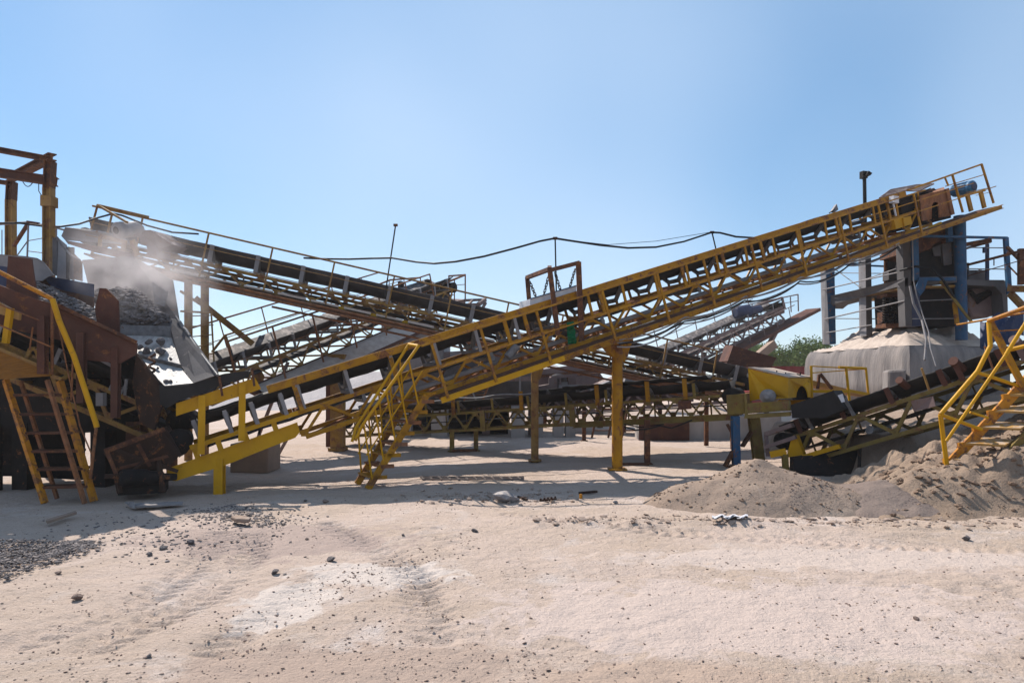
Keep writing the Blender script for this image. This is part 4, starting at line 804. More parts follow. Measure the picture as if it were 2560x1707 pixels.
# portal frame
rpf = thing('portal_frame', 'tall yellow and rust brown steel portal frame against the sky at left', 'frame', (P(122, 955, 12.6).x, 12.6, 0))
def post(m, u, vt, D, wd): q = P(u, vt, D); m.channel((q.x, q.y, 0), q, wd, wd, .02, Vector((1, 0, 0)))
part('post', YELD, rpf, lambda m: post(m, 122, 470, 12.6, .15)); part('post', RUS, rpf, lambda m: m.channel(P(122.5, 470, 12.6), P(126, 404, 12.6), .15, .15, .02, Vector((1, 0, 0))))
part('post', YELD, rpf, lambda m: post(m, 27, 500, 14.2, .15)); part('post', RUS, rpf, lambda m: m.channel(P(28, 500, 14.2), P(30, 455, 14.2), .15, .15, .02, Vector((1, 0, 0))))
part('post_sleeve', YELD, rpf, lambda m: m.box(P(123, 505, 12.6), .2, .2, .19))
part('beam', RUS, rpf, lambda m: [m.channel(P(-100, 357, 12.3), P(128, 399, 12.6), .12, .09, .018)])
part('beam', RUSP, rpf, lambda m: [m.channel(P(-100, 417, 12.4), P(143, 455, 12.75), .14, .16, .02)])
part('beam', RUS, rpf, lambda m: [m.channel(P(22, 448, 14.2), P(131, 392, 12.5), .14, .13, .02)])
part('beam', RUS, rpf, lambda m: [m.channel(P(-60, 446, 14.0), P(26, 459, 14.2), .1, .08, .015)])
part('cable_loop', WIR, rpf, lambda m: [m.path(sag(P(55, 450, 13), P(84, 452, 13), .12, 8), .008, 5), m.path([P(97, 458, 12.7), P(97, 478, 12.7), P(103, 488, 12.7), P(113, 489, 12.7)], .008, 5)])
rlf = thing('walkway_railing', 'thin grey pipe railing beside the yellow portal posts', 'railing', P(70, 640, 13.4))
part('pipe', GRY, rlf, lambda m: [m.path([P(-20, 562, 13.4), P(70, 556, 13.4), P(135, 568, 13.2), P(160, 575, 13.2)], .022, 6), m.tube(P(71, 558, 13.4), P(68, 645, 13.4), .018, 6), m.tube(P(141, 572, 13.2), P(141, 600, 13.2), .016, 6), m.path([P(71, 602, 13.4), P(105, 596, 13.4), P(112, 590, 13.4)], .01, 5), m.tube(P(72, 628, 13.4), P(112, 633, 13.3), .01, 5), m.tube(P(71, 600, 13.4), P(42, 640, 13.4), .012, 5), m.tube(P(5, 575, 13.6), P(5, 640, 13.6), .01, 5)])
part('brace', RUS, rlf, lambda m: [m.bar(P(71, 558, 13.5), P(35, 615, 14), .06, .05), m.bar(P(70, 556, 13.4), P(96, 560, 13.3), .07, .06)])
tag(part('power_cable', WIR, None, lambda m: [m.path([P(-20, 558, 13), P(50, 558, 13), P(110, 566, 12.9), P(150, 567, 12.8), P(198, 560, 13.4), P(243, 545, 13.8), P(284, 534, 14), P(306, 539, 14), P(368, 564, 14.2), P(431, 581, 14.4), P(497, 585, 14.6)], .02, 6)]), 'black power cable looping from the portal frame to the conveyor motor', 'cable')

# stair and platform at the left edge
rst = thing('staircase', 'rust streaked yellow stair with dusty treads at the left edge', 'staircase', G(170, 1258), 'yellow steel stairs')
a0, a1, b0, b1 = G(112, 1257), P(14, 950, 9.8), P(235, 1252, 9.72), P(150, 953, 9.95); b0.z = 0
c0, c1, d0, d1 = P(143, 1246, 9.9), P(52, 953, 10.0), P(212, 1258, 9.55), P(118, 950, 9.75)
for i, (a, b, w_, h_) in enumerate(((a0, a1, .075, .06), (b0, b1, .085, .06), (c0, c1, .04, .05), (d0, d1, .05, .05))):
    part('stringer', ORG if i < 2 else RUSO, rst, lambda m: m.bar(a, b, w_, h_))
for v, f in ((991, .865), (1039, .705), (1085, .55), (1130, .40), (1176, .255), (1219, .11)):
    l_, r_ = a0.lerp(a1, f), b0.lerp(b1, f); r_.z = l_.z
    part('tread', RUS, rst, lambda m: m.prism([l_ + Vector((0, .0, 0)), r_ + Vector((0, -.04, 0)), r_ + Vector((-.04, .20, 0)), l_ + Vector((-.04, .22, 0))], Z * .035))
part('handrail', YELC, rst, lambda m: [m.path([P(131, 748, 9.5), P(147, 800, 9.5), P(186, 893, 9.6), P(238, 1052, 9.7), P(242, 1068, 9.7)], .038, 9)])
each('handrail_post', RUSO, rst, [lambda m: m.tube(P(241, 1066, 9.7), P(226, 1195, 9.72), .022, 7), lambda m: m.tube(P(131, 750, 9.55), P(130, 935, 9.75), .022, 7), lambda m: m.tube(P(183, 890, 9.6), P(178, 1000, 9.8), .014, 6)])
part('guard_wire', RUSO, rst, lambda m: [m.path([P(140, 780, 9.6), P(170, 930, 9.7), P(200, 1065, 9.7), P(229, 1135, 9.7)], .010, 5)])
rpt = thing('service_platform', 'yellow plank platform with orange railing at the top of the left stair', 'platform', P(40, 945, 9.7))
part('plank_deck', PLK, rpt, lambda m: [pl(m, [(-70, 845, 9.0), (0, 874, 9.3), (124, 927, 9.75), (127, 940, 9.8), (0, 948, 9.6), (-70, 950, 9.5)], (0, .25, .02))])
part('edge_beam', YELD, rpt, lambda m: [m.bar(P(-70, 828, 9.2), P(78, 893, 9.75), .06, .07), m.bar(P(-70, 843, 8.97), P(124, 926, 9.72), .05, .04), m.bar(P(110, 905, 9.9), P(178, 938, 10.0), .06, .07), m.bar(P(130, 940, 9.8), P(155, 948, 9.85), .05, .05), m.bar(P(155, 948, 9.85), P(180, 932, 10), .04, .05)])
part('railing', ORG, rpt, lambda m: [m.path([P(-70, 650, 9.0), P(0, 681, 9.2), P(131, 748, 9.5)], .03, 8)])
part('railing', RUSO, rpt, lambda m: [m.path([P(-70, 785, 9.1), P(0, 813, 9.25), P(130, 868, 9.6)], .012, 6), m.tube(P(82, 818, 9.5), P(74, 875, 9.55), .012, 6), m.path([P(-70, 745, 9.1), P(0, 762, 9.25), P(112, 806, 9.6)], .01, 6)])
part('grab_handle', YELD, rpt, lambda m: [m.path([P(66, 895, 9.6), P(76, 872, 9.6), P(90, 872, 9.6), P(104, 915, 9.7)], .03, 8)])
part('post', YELC, rpt, lambda m: [m.bar(P(26, 770, 9.4), P(14, 858, 9.4), .075, .06), ])
part('toe_board', TRD, rpt, lambda m: [pl(m, [(-70, 725, 9.2), (0, 757, 9.35), (48, 783, 9.5), (46, 800, 9.5), (0, 785, 9.35), (-70, 752, 9.2)], (0, .05, 0))])

tag(part('concrete_block', CONB, None, lambda m: m.box((P(630, 1140, 13.0).x, 13.2, .26), .72, .7, .55), .02), 'weathered brown concrete block under the front conveyor', 'concrete block')
tag(part('steel_sheet', GRY, None, lambda m: [m.prism([G(316, 1258, .02), G(335, 1268, .03), G(456, 1262, .02), G(458, 1256, .02), G(345, 1260, .03)], Z * .02), m.prism([G(312, 1256, .0), G(335, 1256, .08), G(338, 1272, .03), G(326, 1268, .01)], Z * .015)]), 'bent strip of grey sheet metal lying in front of the tail', 'metal scrap')
tag(part('timber_plank', CONB, None, lambda m: m.prism([G(115, 1304, .03), G(188, 1282, .04), G(192, 1285, .04), G(118, 1309, .03)], Z * .03)), 'pale plank lying on the shade edge at left', 'plank')
tag(part('flat_stone', CONB, None, lambda m: [m.prism([G(576, 1300, .03), G(600, 1296, .04), G(628, 1302, .04), G(622, 1308, .03), G(590, 1306, .03)], Z * .05)], .015), 'flat beige slab lying among dark gravel', 'stone')

# ================================================================ right: crusher tower
rt_ = thing('crusher_tower', 'tall grey and blue crusher tower standing on the dusty concrete base', 'tower', (9.9, 17, 0))
def pst(m, u, vb, vt, D, w1, w2): a, b = P(u, vb, D), P(u, vt, D); m.channel(a, b, w1, w2, .03, Vector((0, 1, 0)))
part('post', GRY, rt_, lambda m: pl(m, [(2054, 662, 20.6), (2064, 662, 20.4), (2074, 860, 20.4), (2060, 860, 20.6)], (.0, .1, 0)))  # left face of the blue post, its sunlight painted as grey
part('post', BLU, rt_, lambda m: pl(m, [(2064, 660, 20.4), (2086, 658, 20.4), (2090, 860, 20.4), (2074, 860, 20.4)], (0, .28, 0)))
part('post', GRY, rt_, lambda m: pl(m, [(2150, 610, 19.2), (2163, 605, 19.0), (2166, 840, 19.0), (2153, 840, 19.2)], (0, .1, 0)))  # left face in lighter grey, painted as the lit side of the post
part('post', TCO, rt_, lambda m: pl(m, [(2163, 605, 19.0), (2177, 600, 19.0), (2181, 840, 19.0), (2166, 840, 19.0)], (0, .28, 0)))
part('post', TCO, rt_, lambda m: pl(m, [(2256, 600, 17.0), (2276, 598, 16.9), (2280, 815, 16.9), (2264, 815, 17.0)], (0, .3, 0)))
part('post', NAV, rt_, lambda m: pl(m, [(2276, 700, 16.95), (2298, 700, 16.95), (2302, 815, 16.95), (2281, 815, 16.95)], (0, .3, 0)))
part('post', BLU, rt_, lambda m: pl(m, [(2283, 590, 16.8), (2296, 590, 16.8), (2299, 700, 16.8), (2287, 700, 16.8)], (0, .15, 0)))
part('round_column', BLU, rt_, lambda m: m.tube(P(2404, 850, 17.0), P(2399, 540, 17.0), .135, 24))
part('column_head', NAV, rt_, lambda m: [m.prism([P(2388, 545, 17.0), P(2430, 532, 17.2), P(2410, 560, 17.0), P(2412, 575, 17.0), P(2388, 575, 17.0)], Vector((0, .15, 0))), m.box(P(2376, 580, 17.2), .16, .2, .5)])
part('ring_beam', TCO, rt_, lambda m: [m.prism([P(2066, 742, 20.6), P(2152, 722, 19.1), P(2262, 696, 16.95), P(2262, 712, 16.95), P(2152, 742, 19.1), P(2078, 762, 20.4), P(2066, 772, 20.6)], Vector((.5, 0, 0))), m.prism([P(2262, 694, 16.95), P(2398, 690, 16.95), P(2398, 706, 16.95), P(2262, 716, 16.95)], Vector((0, .3, 0))), m.prism([P(2244, 710, 17.1), P(2262, 700, 16.95), P(2262, 740, 16.95), P(2256, 728, 17.0)], Vector((.2, 0, 0)))])
part('deck', YELD, rt_, lambda m: m.prism([P(2080, 755, 20.4), P(2155, 738, 19.2), P(2262, 716, 17.0), P(2398, 712, 17.0), P(2330, 740, 20.5)], Z * -.05))
part('gusset', BLU, rt_, lambda m: [m.prism([P(2298, 695, 16.75), P(2320, 698, 16.75), P(2312, 725, 16.75), P(2300, 740, 16.75), P(2290, 720, 16.75)], Vector((0, .05, 0))), m.bar(P(2296, 698, 16.8), P(2388, 698, 16.8), .06, .08)])
part('feed_hopper', RUS, rt_, lambda m: [m.prism([P(2222, 602, 17.6), P(2290, 588, 17.2), P(2360, 560, 17.2), P(2380, 600, 17.2), P(2280, 640, 17.2), P(2256, 630, 17.4)], Vector((.3, 1.2, 0)))])
each('crusher_body', DRK, rt_, [lambda m: m.prism([P(2296, 605, 17.3), P(2386, 600, 17.3), P(2386, 692, 17.3), P(2296, 695, 17.3)], Vector((0, 1.6, 0))), lambda m: m.prism([P(2300, 716, 17.4), P(2388, 712, 17.4), P(2392, 815, 17.4), P(2304, 815, 17.4)], Vector((0, 2.2, 0)))])
each('machine_plate', DGR, rt_, [lambda m: pl(m, [(2355, 610, 17.15), (2378, 606, 17.15), (2380, 660, 17.15), (2360, 664, 17.15)], (0, .1, 0)), lambda m: pl(m, [(2330, 612, 17.2), (2352, 604, 17.2), (2352, 640, 17.2), (2336, 640, 17.2)], (0, .05, 0))])
each('top_frame', BLU, rt_, [lambda m: m.bar(P(2282, 590, 16.75), P(2517, 595, 16.75), .06, .055), lambda m: m.bar(P(2514, 594, 16.75), P(2523, 735, 16.75), .1, .08), lambda m: m.bar(P(2372, 565, 17.0), P(2374, 605, 17.0), .12, .1), lambda m: m.bar(P(2078, 660, 20.6), P(2262, 668, 19), .05, .05)])
part('roller_spring', DRK, rt_, lambda m: [m.path([P(u + 9 * math.cos(a), 742 + a * 1.05, 18.2 + .1 * math.sin(a)) for a in frange(0, 66, .7)], .03, 5) for u in (2216, 2232, 2248)] + [m.tube(P(u, 742, 18.2), P(u, 815, 18.2), .08, 8) for u in (2216, 2232, 2248)])
each('spring_plate', RUS, rt_, [lambda m: m.box(P(2232, 740, 18.2), .6, .5, .08), lambda m: m.box(P(2232, 815, 18.2), .65, .5, .1), lambda m: m.box(P(2205, 795, 18.3), .1, .3, .3)])
part('side_box', TCO, rt_, lambda m: [m.prism([P(2414, 699, 16.9), P(2510, 700, 16.9), P(2518, 708, 16.9), P(2520, 785, 16.9), P(2510, 785, 16.9), P(2505, 735, 16.9), P(2488, 716, 16.9), P(2418, 712, 16.9)], Vector((0, 1.5, 0)))])
part('crusher_drum', MAU, rt_, lambda m: [m.prism([P(2422 + 0, 730, 17.3), P(2440, 718, 17.3), P(2490, 720, 17.3), P(2506, 745, 17.3), P(2500, 780, 17.3), P(2470, 795, 17.3), P(2430, 792, 17.3), P(2418, 775, 17.3)], Vector((0, 1.2, 0)))], .06)
part('drum_lip', DRK, rt_, lambda m: [m.path([P(2426, 728, 17.2), P(2440, 745, 17.2), P(2495, 722, 17.2)], .05, 6), pl(m, [(2436, 738, 17.22), (2480, 722, 17.22), (2482, 735, 17.22), (2445, 760, 17.22)], (0, .05, 0))])
each('beam', RUS, rt_, [lambda m: m.bar(P(2412, 612, 17.0), P(2478, 600, 16.8), .1, .09), lambda m: m.bar(P(2412, 622, 17.2), P(2478, 604, 17.0), .1, .05), lambda m: m.bar(P(2206, 645, 18.6), P(2258, 628, 17.3), .14, .14), lambda m: m.tube(P(2214, 648, 18.6), P(2214, 708, 18.6), .05, 8)])
each('railing', GRY, rt_, [lambda m: m.tube(P(2058, 724, 20.5), P(2250, 680, 17.2), .018, 6), lambda m: m.tube(P(2062, 798, 20.5), P(2262, 752, 17.0), .02, 6), lambda m: m.tube(P(2066, 832, 20.5), P(2180, 812, 18.8), .016, 5), lambda m: m.tube(P(2060, 796, 20.6), P(2200, 797, 19), .014, 5), lambda m: m.tube(P(2086, 682, 20.5), P(2225, 684, 18.6), .012, 5), lambda m: m.tube(P(2086, 672, 20.5), P(2150, 718, 19.2), .014, 5), lambda m: m.tube(P(2160, 700, 19), P(2240, 672, 17.5), .014, 5), lambda m: m.tube(P(2182, 768, 18.8), P(2206, 780, 18.6), .014, 5), lambda m: m.tube(P(2056, 675, 20.5), P(2150, 652, 19.2), .014, 5), lambda m: m.tube(P(2414, 619, 16.9), P(2515, 620, 16.75), .014, 5), lambda m: m.tube(P(2414, 672, 16.9), P(2518, 673, 16.75), .014, 5), lambda m: m.tube(P(2300, 752, 16.8), P(2390, 748, 16.8), .012, 5), lambda m: m.tube(P(2281, 797, 16.8), P(2395, 796, 16.8), .012, 5)])
part('lamp_post', NAV, rt_, lambda m: [m.tube(P(2468, 610, 16.9), P(2468, 700, 16.9), .045, 8), m.box(P(2461, 625, 16.8), .06, .06, .14)])
part('drain_pipe', GRY, rt_, lambda m: [m.path([P(2281, 590, 16.6), P(2282, 640, 16.6), P(2284, 700, 16.6), P(2292, 740, 16.5), P(2308, 790, 16.3), P(2322, 830, 16.0), P(2326, 870, 15.7), P(2340, 915, 15.4)], .014, 7), m.path([P(2275, 715, 16.6), P(2284, 760, 16.5), P(2305, 800, 16.4), P(2316, 850, 16.0), P(2312, 900, 15.8)], .028, 7)])
part('hose', WIR, rt_, lambda m: [m.path([P(2250, 676, 17), P(2290, 666, 16.6), P(2330, 672, 16.5), P(2358, 700, 16.4), P(2380, 735, 16.4), P(2405, 775, 16.4), P(2430, 805, 16.4)], .03, 6)])
part('strut', YELO, rt_, lambda m: [m.bar(P(2350, 702, 16.5), P(2428, 804, 16.3), .06, .05)])
part('strut', YEL, rt_, lambda m: [m.bar(P(2386, 755, 16.5), P(2393, 810, 16.4), .09, .05)])
part('switch_box', RUS, rt_, lambda m: m.box(P(2101, 645, 15.2), .05, .05, .16))
each('gear_box', DGR, rt_, [lambda m: m.box(P(2430, 690, 17.8), .45, .4, .25), lambda m: m.path([P(2440, 682, 17.6), P(2450, 676, 17.6), P(2453, 680, 17.6)], .04, 6), lambda m: m.box(P(2415, 672, 17.8), .1, .1, .3), lambda m: m.box(P(2228, 690, 18.4), .3, .3, .25), lambda m: m.box(P(2252, 680, 18.2), .12, .2, .4), lambda m: m.box(P(2245, 672, 18.2), .1, .1, .2)])

# railing and catwalk going off to the right
rcw = thing('catwalk', 'rusty catwalk with pipe railing leaving to the right behind the tower', 'catwalk', P(2560, 780, 16))
part('railing', RUS, rcw, lambda m: [m.bar(P(2420, 662, 17), P(2640, 605, 15), .06, .05), m.bar(P(2552, 622, 16), P(2552, 712, 16), .11, .09), m.bar(P(2518, 618, 16.6), P(2600, 700, 15.6), .07, .06), m.tube(P(2420, 690, 17), P(2640, 625, 15), .012, 5), m.tube(P(2522, 665, 16.6), P(2600, 745, 15.6), .02, 5), m.tube(P(2485, 646, 16.8), P(2485, 664, 16.8), .014, 5)])
part('deck_beam', YELD, rcw, lambda m: [m.bar(P(2525, 722, 16.4), P(2660, 723, 15.5), .3, .14), m.bar(P(2527, 735, 16.5), P(2590, 800, 15.8), .14, .12)])

# dusty concrete base under the tower
rcb = thing('foundation_block', 'big pale concrete base caked with dust below the crusher tower', 'concrete base', (9.7, 18.5, 0))
N = (9.62, 16.45); K0 = (9.12, 21.2); K1 = (12.6, 17.2); K2 = (13.0, 21.5)
def base_mesh(m):
    c = Vector((11.1, 19.3, 0)); cor = [Vector((*q, 0)) for q in (N, K1, K2, K0)]
    for i in range(4):
        a, b = cor[i], cor[(i + 1) % 4]; nn = (b - a).cross(Z).normalized(); rows = []
        for ins, z in ((.10, 0), (.10, 1.15), (.005, 1.22), (.0, 1.7), (.0, 2.15), (.012, 2.38), (.035, 2.53), (.065, 2.62)):
            row = []
            for j in range(37):
                q = a.lerp(b, j / 36); q = q + (c - q) * ins; q.z = z
                e = min(j, 36 - j) / 36
                if z > 1.2 and 0 < j < 36: q += nn * min(1, e * 8) * (.07 * noise.noise((q.x * 2.2, q.y * 2.2, z * .4)) + .05 * noise.noise((q.x * 6, q.y * 6, z * .8)))
                if z > 2.3: q.z += .05 * noise.noise((q.x * 1.6, q.y * 1.6, z))
                row.append(q)
            rows.append(row)
        m.add([q for r_ in rows for q in r_], [(k * 37 + j, k * 37 + j + 1, (k + 1) * 37 + j + 1, (k + 1) * 37 + j) for k in range(len(rows) - 1) for j in range(36)], True)
CAK = mat('dust_caked_concrete', (.26, .228, .215), (.13, .12, .122), 2.2, .95, dust=.25, bump=1.0, fine=14, stretch=(1.6, 1.6, .28), dustc=(.42, .36, .32))
part('block', CAK, rcb, base_mesh)
def base_top(m):
    n = 44; vs = []; 
    for j in range(n + 1):
        for i in range(n + 1):
            fx, fy = i / n, j / n; p = Vector((*N, 0)).lerp(Vector((*K1, 0)), fx).lerp(Vector((*K0, 0)).lerp(Vector((*K2, 0)), fx), fy)
            e = min(fx, 1 - fx, fy, 1 - fy); g_ = min(1, e * 6); p.z = 2.60 + .50 * min(1, e * 4) + g_ * (.26 * noise.noise((p.x * 1.2, p.y * 1.2, 3)) + .16 * abs(noise.noise((p.x * 2.6, p.y * 2.6, 5))) + .08 * noise.noise((p.x * 7, p.y * 7, 1)))
            p.x += (11.1 - p.x) * .06; p.y += (19.3 - p.y) * .06; vs.append(p)
    m.add(vs, [(j * (n + 1) + i, j * (n + 1) + i + 1, (j + 1) * (n + 1) + i + 1, (j + 1) * (n + 1) + i) for j in range(n) for i in range(n)], True)
part('dust_cap', DUS, rcb, base_top)
part('side_ledge', CAK, rcb, lambda m: m.prism([P(2218, 925, 16.6), P(2266, 922, 16.3), P(2266, 985, 16.3), P(2218, 985, 16.6)], Vector((.2, .6, 0))), .06)
tag(part('tarpaulin', NAV, None, lambda m: [m.add([P(2450 + 110 * i / 12, 800 + 10 * math.sin(i) + 70 * j / 6 - 25 * i / 12, 15.5 - 1.5 * i / 12 - .6 * j / 6 + .08 * math.sin(i * 2.1 + j)) for j in range(7) for i in range(13)], [(j * 13 + i, j * 13 + i + 1, j * 13 + 14 + i, j * 13 + 13 + i) for j in range(6) for i in range(12)], True)]), 'crumpled dark tarpaulin slumped beside the concrete base', 'tarpaulin')

# ================================================================ right stair (front)
rsg = thing('staircase', 'yellow stair with dusty wide plate treads climbing the sand bank at right', 'staircase', P(2367, 1160, 9.9), 'yellow steel stairs')
g0, g1 = P(2372, 1162, 9.9), P(2552, 966, 9.75)
w2 = Vector((.34, -.34, 0)); gd = (g1 - g0)
part('stringer', ORG, rsg, lambda m: m.bar(g0, g0 + gd * 1.6, .05, .13))
part('stringer', YELO, rsg, lambda m: m.bar(g0 + w2 + gd * .1 - Z * .12, g0 + w2 + gd * 1.6 - Z * .12, .05, .12))
for k in range(7):
    a = g0 + gd * (.04 + .205 * k) + Z * .03; e = Vector((.17, .08, .06))
    part('tread', TRD, rsg, lambda m: [m.prism([a - e * .2, a + e, a + e + w2, a - e * .2 + w2], Z * .03)])
    part('tread_bracket', ORG, rsg, lambda m: m.bar(a - Vector((.12, 0, .02)), a + Vector((.05, 0, 0)), .05, .07))
rg = [P(2367, 1162, 9.75), P(2351, 1036, 9.7), P(2444, 928, 9.7), P(2476, 865, 9.7), P(2472, 805, 9.8)]
part('handrail', YELC, rsg, lambda m: [m.path(rg, .032, 9), m.tube(P(2351, 1036, 9.7), P(2454, 1074, 9.75), .026, 8), m.tube(P(2441, 930, 9.7), P(2550, 966, 9.75), .026, 8), m.tube(P(2366, 1102, 9.4), P(2515, 886, 9.2), .022, 8), m.tube(P(2515, 886, 9.2), P(2575, 790, 9.1), .026, 8), m.tube(P(2518, 876, 9.3), P(2600, 856, 9.0), .028, 8), m.tube(P(2425, 1030, 9.4), P(2470, 1044, 9.4), .018, 7)])
part('landing_post', YEL, rsg, lambda m: [m.bar(P(2474, 803, 9.8), P(2558, 966, 9.7), .075, .075)])
part('landing_rail', ORG, rsg, lambda m: [m.tube(P(2470, 803, 9.8), P(2600, 755, 9.2), .03, 8), m.tube(P(2392, 812, 10.6), P(2600, 775, 9.6), .016, 6), m.tube(P(2470, 828, 9.8), P(2600, 822, 9.3), .010, 5)])

# ================================================================ sand heaps
def heap(name, label, x0, x1, y0, y1, fn, m_, st=.05):
    nx_ = int((x1 - x0) / st) + 1; ny_ = int((y1 - y0) / st) + 1; vs = []; fs = []
    for j in range(ny_):
        for i in range(nx_):
            x = x0 + i * st; y = y0 + j * st; vs.append(Vector((x, y, fn(x, y))))
    for j in range(ny_ - 1):
        for i in range(nx_ - 1):
            a = j * nx_ + i
            if max(vs[a].z, vs[a + 1].z, vs[a + nx_].z, vs[a + nx_ + 1].z) > -.06: fs.append((a, a + 1, a + nx_ + 1, a + nx_))
    mb = MB(); mb.add(vs, fs, True); o = mb.build(name, m_, None, ((x0 + x1) / 2, (y0 + y1) / 2, 0)); tag(o, label, 'sand heap', 'sand heaps'); return o
HEAPM = sand_material('damp_heap_sand', (.24, .175, .135), (.28, .21, .165), (.31, .25, .205), pebble=1.3, bumpd=.03)
BANKM = sand_material('ochre_bank_sand', (.235, .17, .125), (.30, .22, .165), (.17, .125, .10), pebble=.5, bumpd=.05)
PITM = sand_material('grey_fine_gravel', (.17, .13, .112), (.205, .158, .135), (.235, .185, .155), pebble=1.6, bumpd=.03)
def nzz(x, y, s, z): return noise.noise((x * s, y * s, z))
def h1(x, y):
    d = math.hypot((x - 3.55) / 1.55, (y - 9.75) / 1.05); b = .62 * (1 - d) if d > .05 else .60
    b += .10 * max(0, 1 - math.hypot((x - 2.3) / .8, (y - 9.5) / .5)) + .12 * max(0, 1 - math.hypot((x - 4.7) / .9, (y - 9.2) / .7))
    return b + .05 * nzz(x, y, 1.6, 1) + .025 * nzz(x, y, 5, 2) + .012 * nzz(x, y, 14, 3)
heap('sand_heap', 'low cone of pebbly grey brown sand in front of the guard box', 1.6, 5.6, 8.4, 11.2, h1, HEAPM, .04)
def h2(x, y):
    # steep fronted bank from x = 4.4 to the right with a rough top
    r_ = min(1, max(0, (x - 4.7) / 1.6)); r_ = r_ * r_ * (3 - 2 * r_)
    foot = 8.62 - .10 * (x - 6) + .22 * nzz(x, 3, .9, 2); run = .85 + .25 * nzz(x, 1, 1.2, 8)
    hgt = (.50 + .34 * max(0, x - 6.3)) * r_ + .10; fr = (y - foot) / max(.4, run)
    if fr < 0: b = hgt * .5 * fr
    elif fr < 1: b = hgt * (.30 * fr + .70 * fr * fr * (3 - 2 * fr) * 1.0)
    else: b = hgt - .07 * (y - foot - run)
    top = min(1, max(0, fr)); cl = abs(nzz(x, y, 1.7, 7)); ck = abs(nzz(x, y, 4.2, 17))
    b += r_ * (.20 * nzz(x, y, 1.1, 5) + .22 * (cl - .25) * top + .13 * (ck - .2) * top) + .05 * nzz(x, y, 3.5, 6) + .05 * nzz(x, y, 8, 8) * (.3 + top) + .02 * nzz(x, y, 20, 9)
    return min(b, 1.5) - .10 * max(0, (4.9 - x))
heap('sand_bank', 'large clodded ochre sand bank under the right stair', 4.2, 12.5, 8.1, 11.2, h2, BANKM, .05)
def h3(x, y):
    d = math.hypot((x - 5.2) / 1.2, (y - 9.6) / 1.0); return .34 * (1 - d) + .06 * nzz(x, y, 2.2, 4) + .03 * nzz(x, y, 5, 14) + .015 * nzz(x, y, 10, 5)
heap('gravel_heap', 'small dark grey fine gravel slope between the sand heaps', 4.0, 6.4, 8.6, 10.6, h3, PITM, .05)
def h4(x, y):
    # sand shelf behind the pit, running back under conveyor F to the tower
    a = min(1, max(-.2, (y - 11.7 + .3 * nzz(x, 2, .9, 3)) / .9)); r_ = min(1, max(0, (x - 6.1) / .45))
    return a * (.78 + .12 * max(0, x - 6.5)) * r_ - .08 + .08 * nzz(x, y, 1.5, 2) + .05 * nzz(x, y, 5, 3)
heap('sand_bank', 'lit ochre sand slope behind the pit below the brown conveyor', 5.9, 14, 11.2, 17.0, h4, HEAPM, .07)
def on_bank(rr):
    x = rr.uniform(4.6, 9.5); y = rr.uniform(8.3, 10.4); z = h2(x, y)
    if z < .01: return None
    return Vector((x, y, z + .01))
BCL = mat('bank_clods', (.22, .15, .105), (.15, .10, .075), 8, .95, bump=.6)
o = stones('dirt_clods', on_bank, 900, .02, .15, BCL, 31, .7); tag(o, 'crumbled clods lying over the ochre sand bank', 'dirt clod'); stuff(o)
def on_cone(rr):
    x = rr.uniform(1.8, 5.4); y = rr.uniform(8.5, 10.4); z = h1(x, y)
    if z < .02: return None
    return Vector((x, y, z + .004))
o = stones('pebbles', on_cone, 900, .012, .07, BCL, 32, .7); tag(o, 'brown pebbles and lumps on the low sand cone', 'pebble'); stuff(o)
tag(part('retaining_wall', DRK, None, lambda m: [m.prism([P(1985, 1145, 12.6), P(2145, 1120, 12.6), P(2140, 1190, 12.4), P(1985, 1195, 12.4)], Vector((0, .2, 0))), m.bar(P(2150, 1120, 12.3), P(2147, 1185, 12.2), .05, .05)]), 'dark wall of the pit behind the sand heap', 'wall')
tag(part('plastic_sheet', WHT, None, lambda m: [m.add([G(1780 + 90 * i / 14, 1287 + 9 * j / 4 + 3 * math.sin(i * 1.3), .05 + .05 * abs(math.sin(i * 1.7 + j)) * (0 < j < 4)) for j in range(5) for i in range(15)], [(j * 15 + i, j * 15 + i + 1, j * 15 + 16 + i, j * 15 + 15 + i) for j in range(4) for i in range(14)], True)]), 'crumpled white plastic sheet at the foot of the low sand cone', 'plastic sheet')

# ================================================================ background: crusher station, banks, trees
rcs = thing('crusher_station', 'grey dusty crushing station with bin and dark machinery in the far middle', 'crusher station', (-1.8, 22.5, 0))
part('bin', GRY, rcs, lambda m: [m.prism([P(953, 810, 23), P(1110, 800, 23), P(1110, 960, 23), P(1075, 1010, 23), P(975, 1000, 23), P(953, 930, 23)], Vector((0, 2.4, 0)))], .03)
part('bin_rib', YELD, rcs, lambda m: [m.bar(P(992, 815, 22.95), P(992, 960, 22.95), .09, .08), m.bar(P(1003, 815, 22.95), P(1003, 960, 22.95), .14, .05)])
part('frame', MAU, rcs, lambda m: [m.bar(P(960, 1015, 22.3), P(1335, 1005, 21.5), .2, .25), m.bar(P(1222, 948, 21.3), P(1345, 946, 21), .25, .14)] + [m.bar(P(u, 1000, 22).xy.to_3d(), P(u, 955, 22), .25, .25) for u in (975, 1100, 1215, 1330)])
part('machine', MAU, rcs, lambda m: [m.prism([P(1110, 880, 23), P(1250, 870, 23), P(1300, 930, 23), P(1290, 1030, 22.5), P(1100, 1035, 22.5)], Vector((0, 2.2, 0))), m.prism([P(1215, 860, 22.4), P(1300, 850, 22.4), P(1325, 905, 22.4), P(1270, 950, 22.4), P(1215, 935, 22.4)], Vector((0, 1.2, 0)))])
part('machine', DGR, rcs, lambda m: [m.prism([P(1068, 905, 21.6), P(1180, 890, 21.6), P(1335, 905, 21.6), P(1335, 950, 21.6), P(1330, 1012, 21.6), P(1070, 1016, 21.6)], Vector((0, 1.2, 0)))], .05)
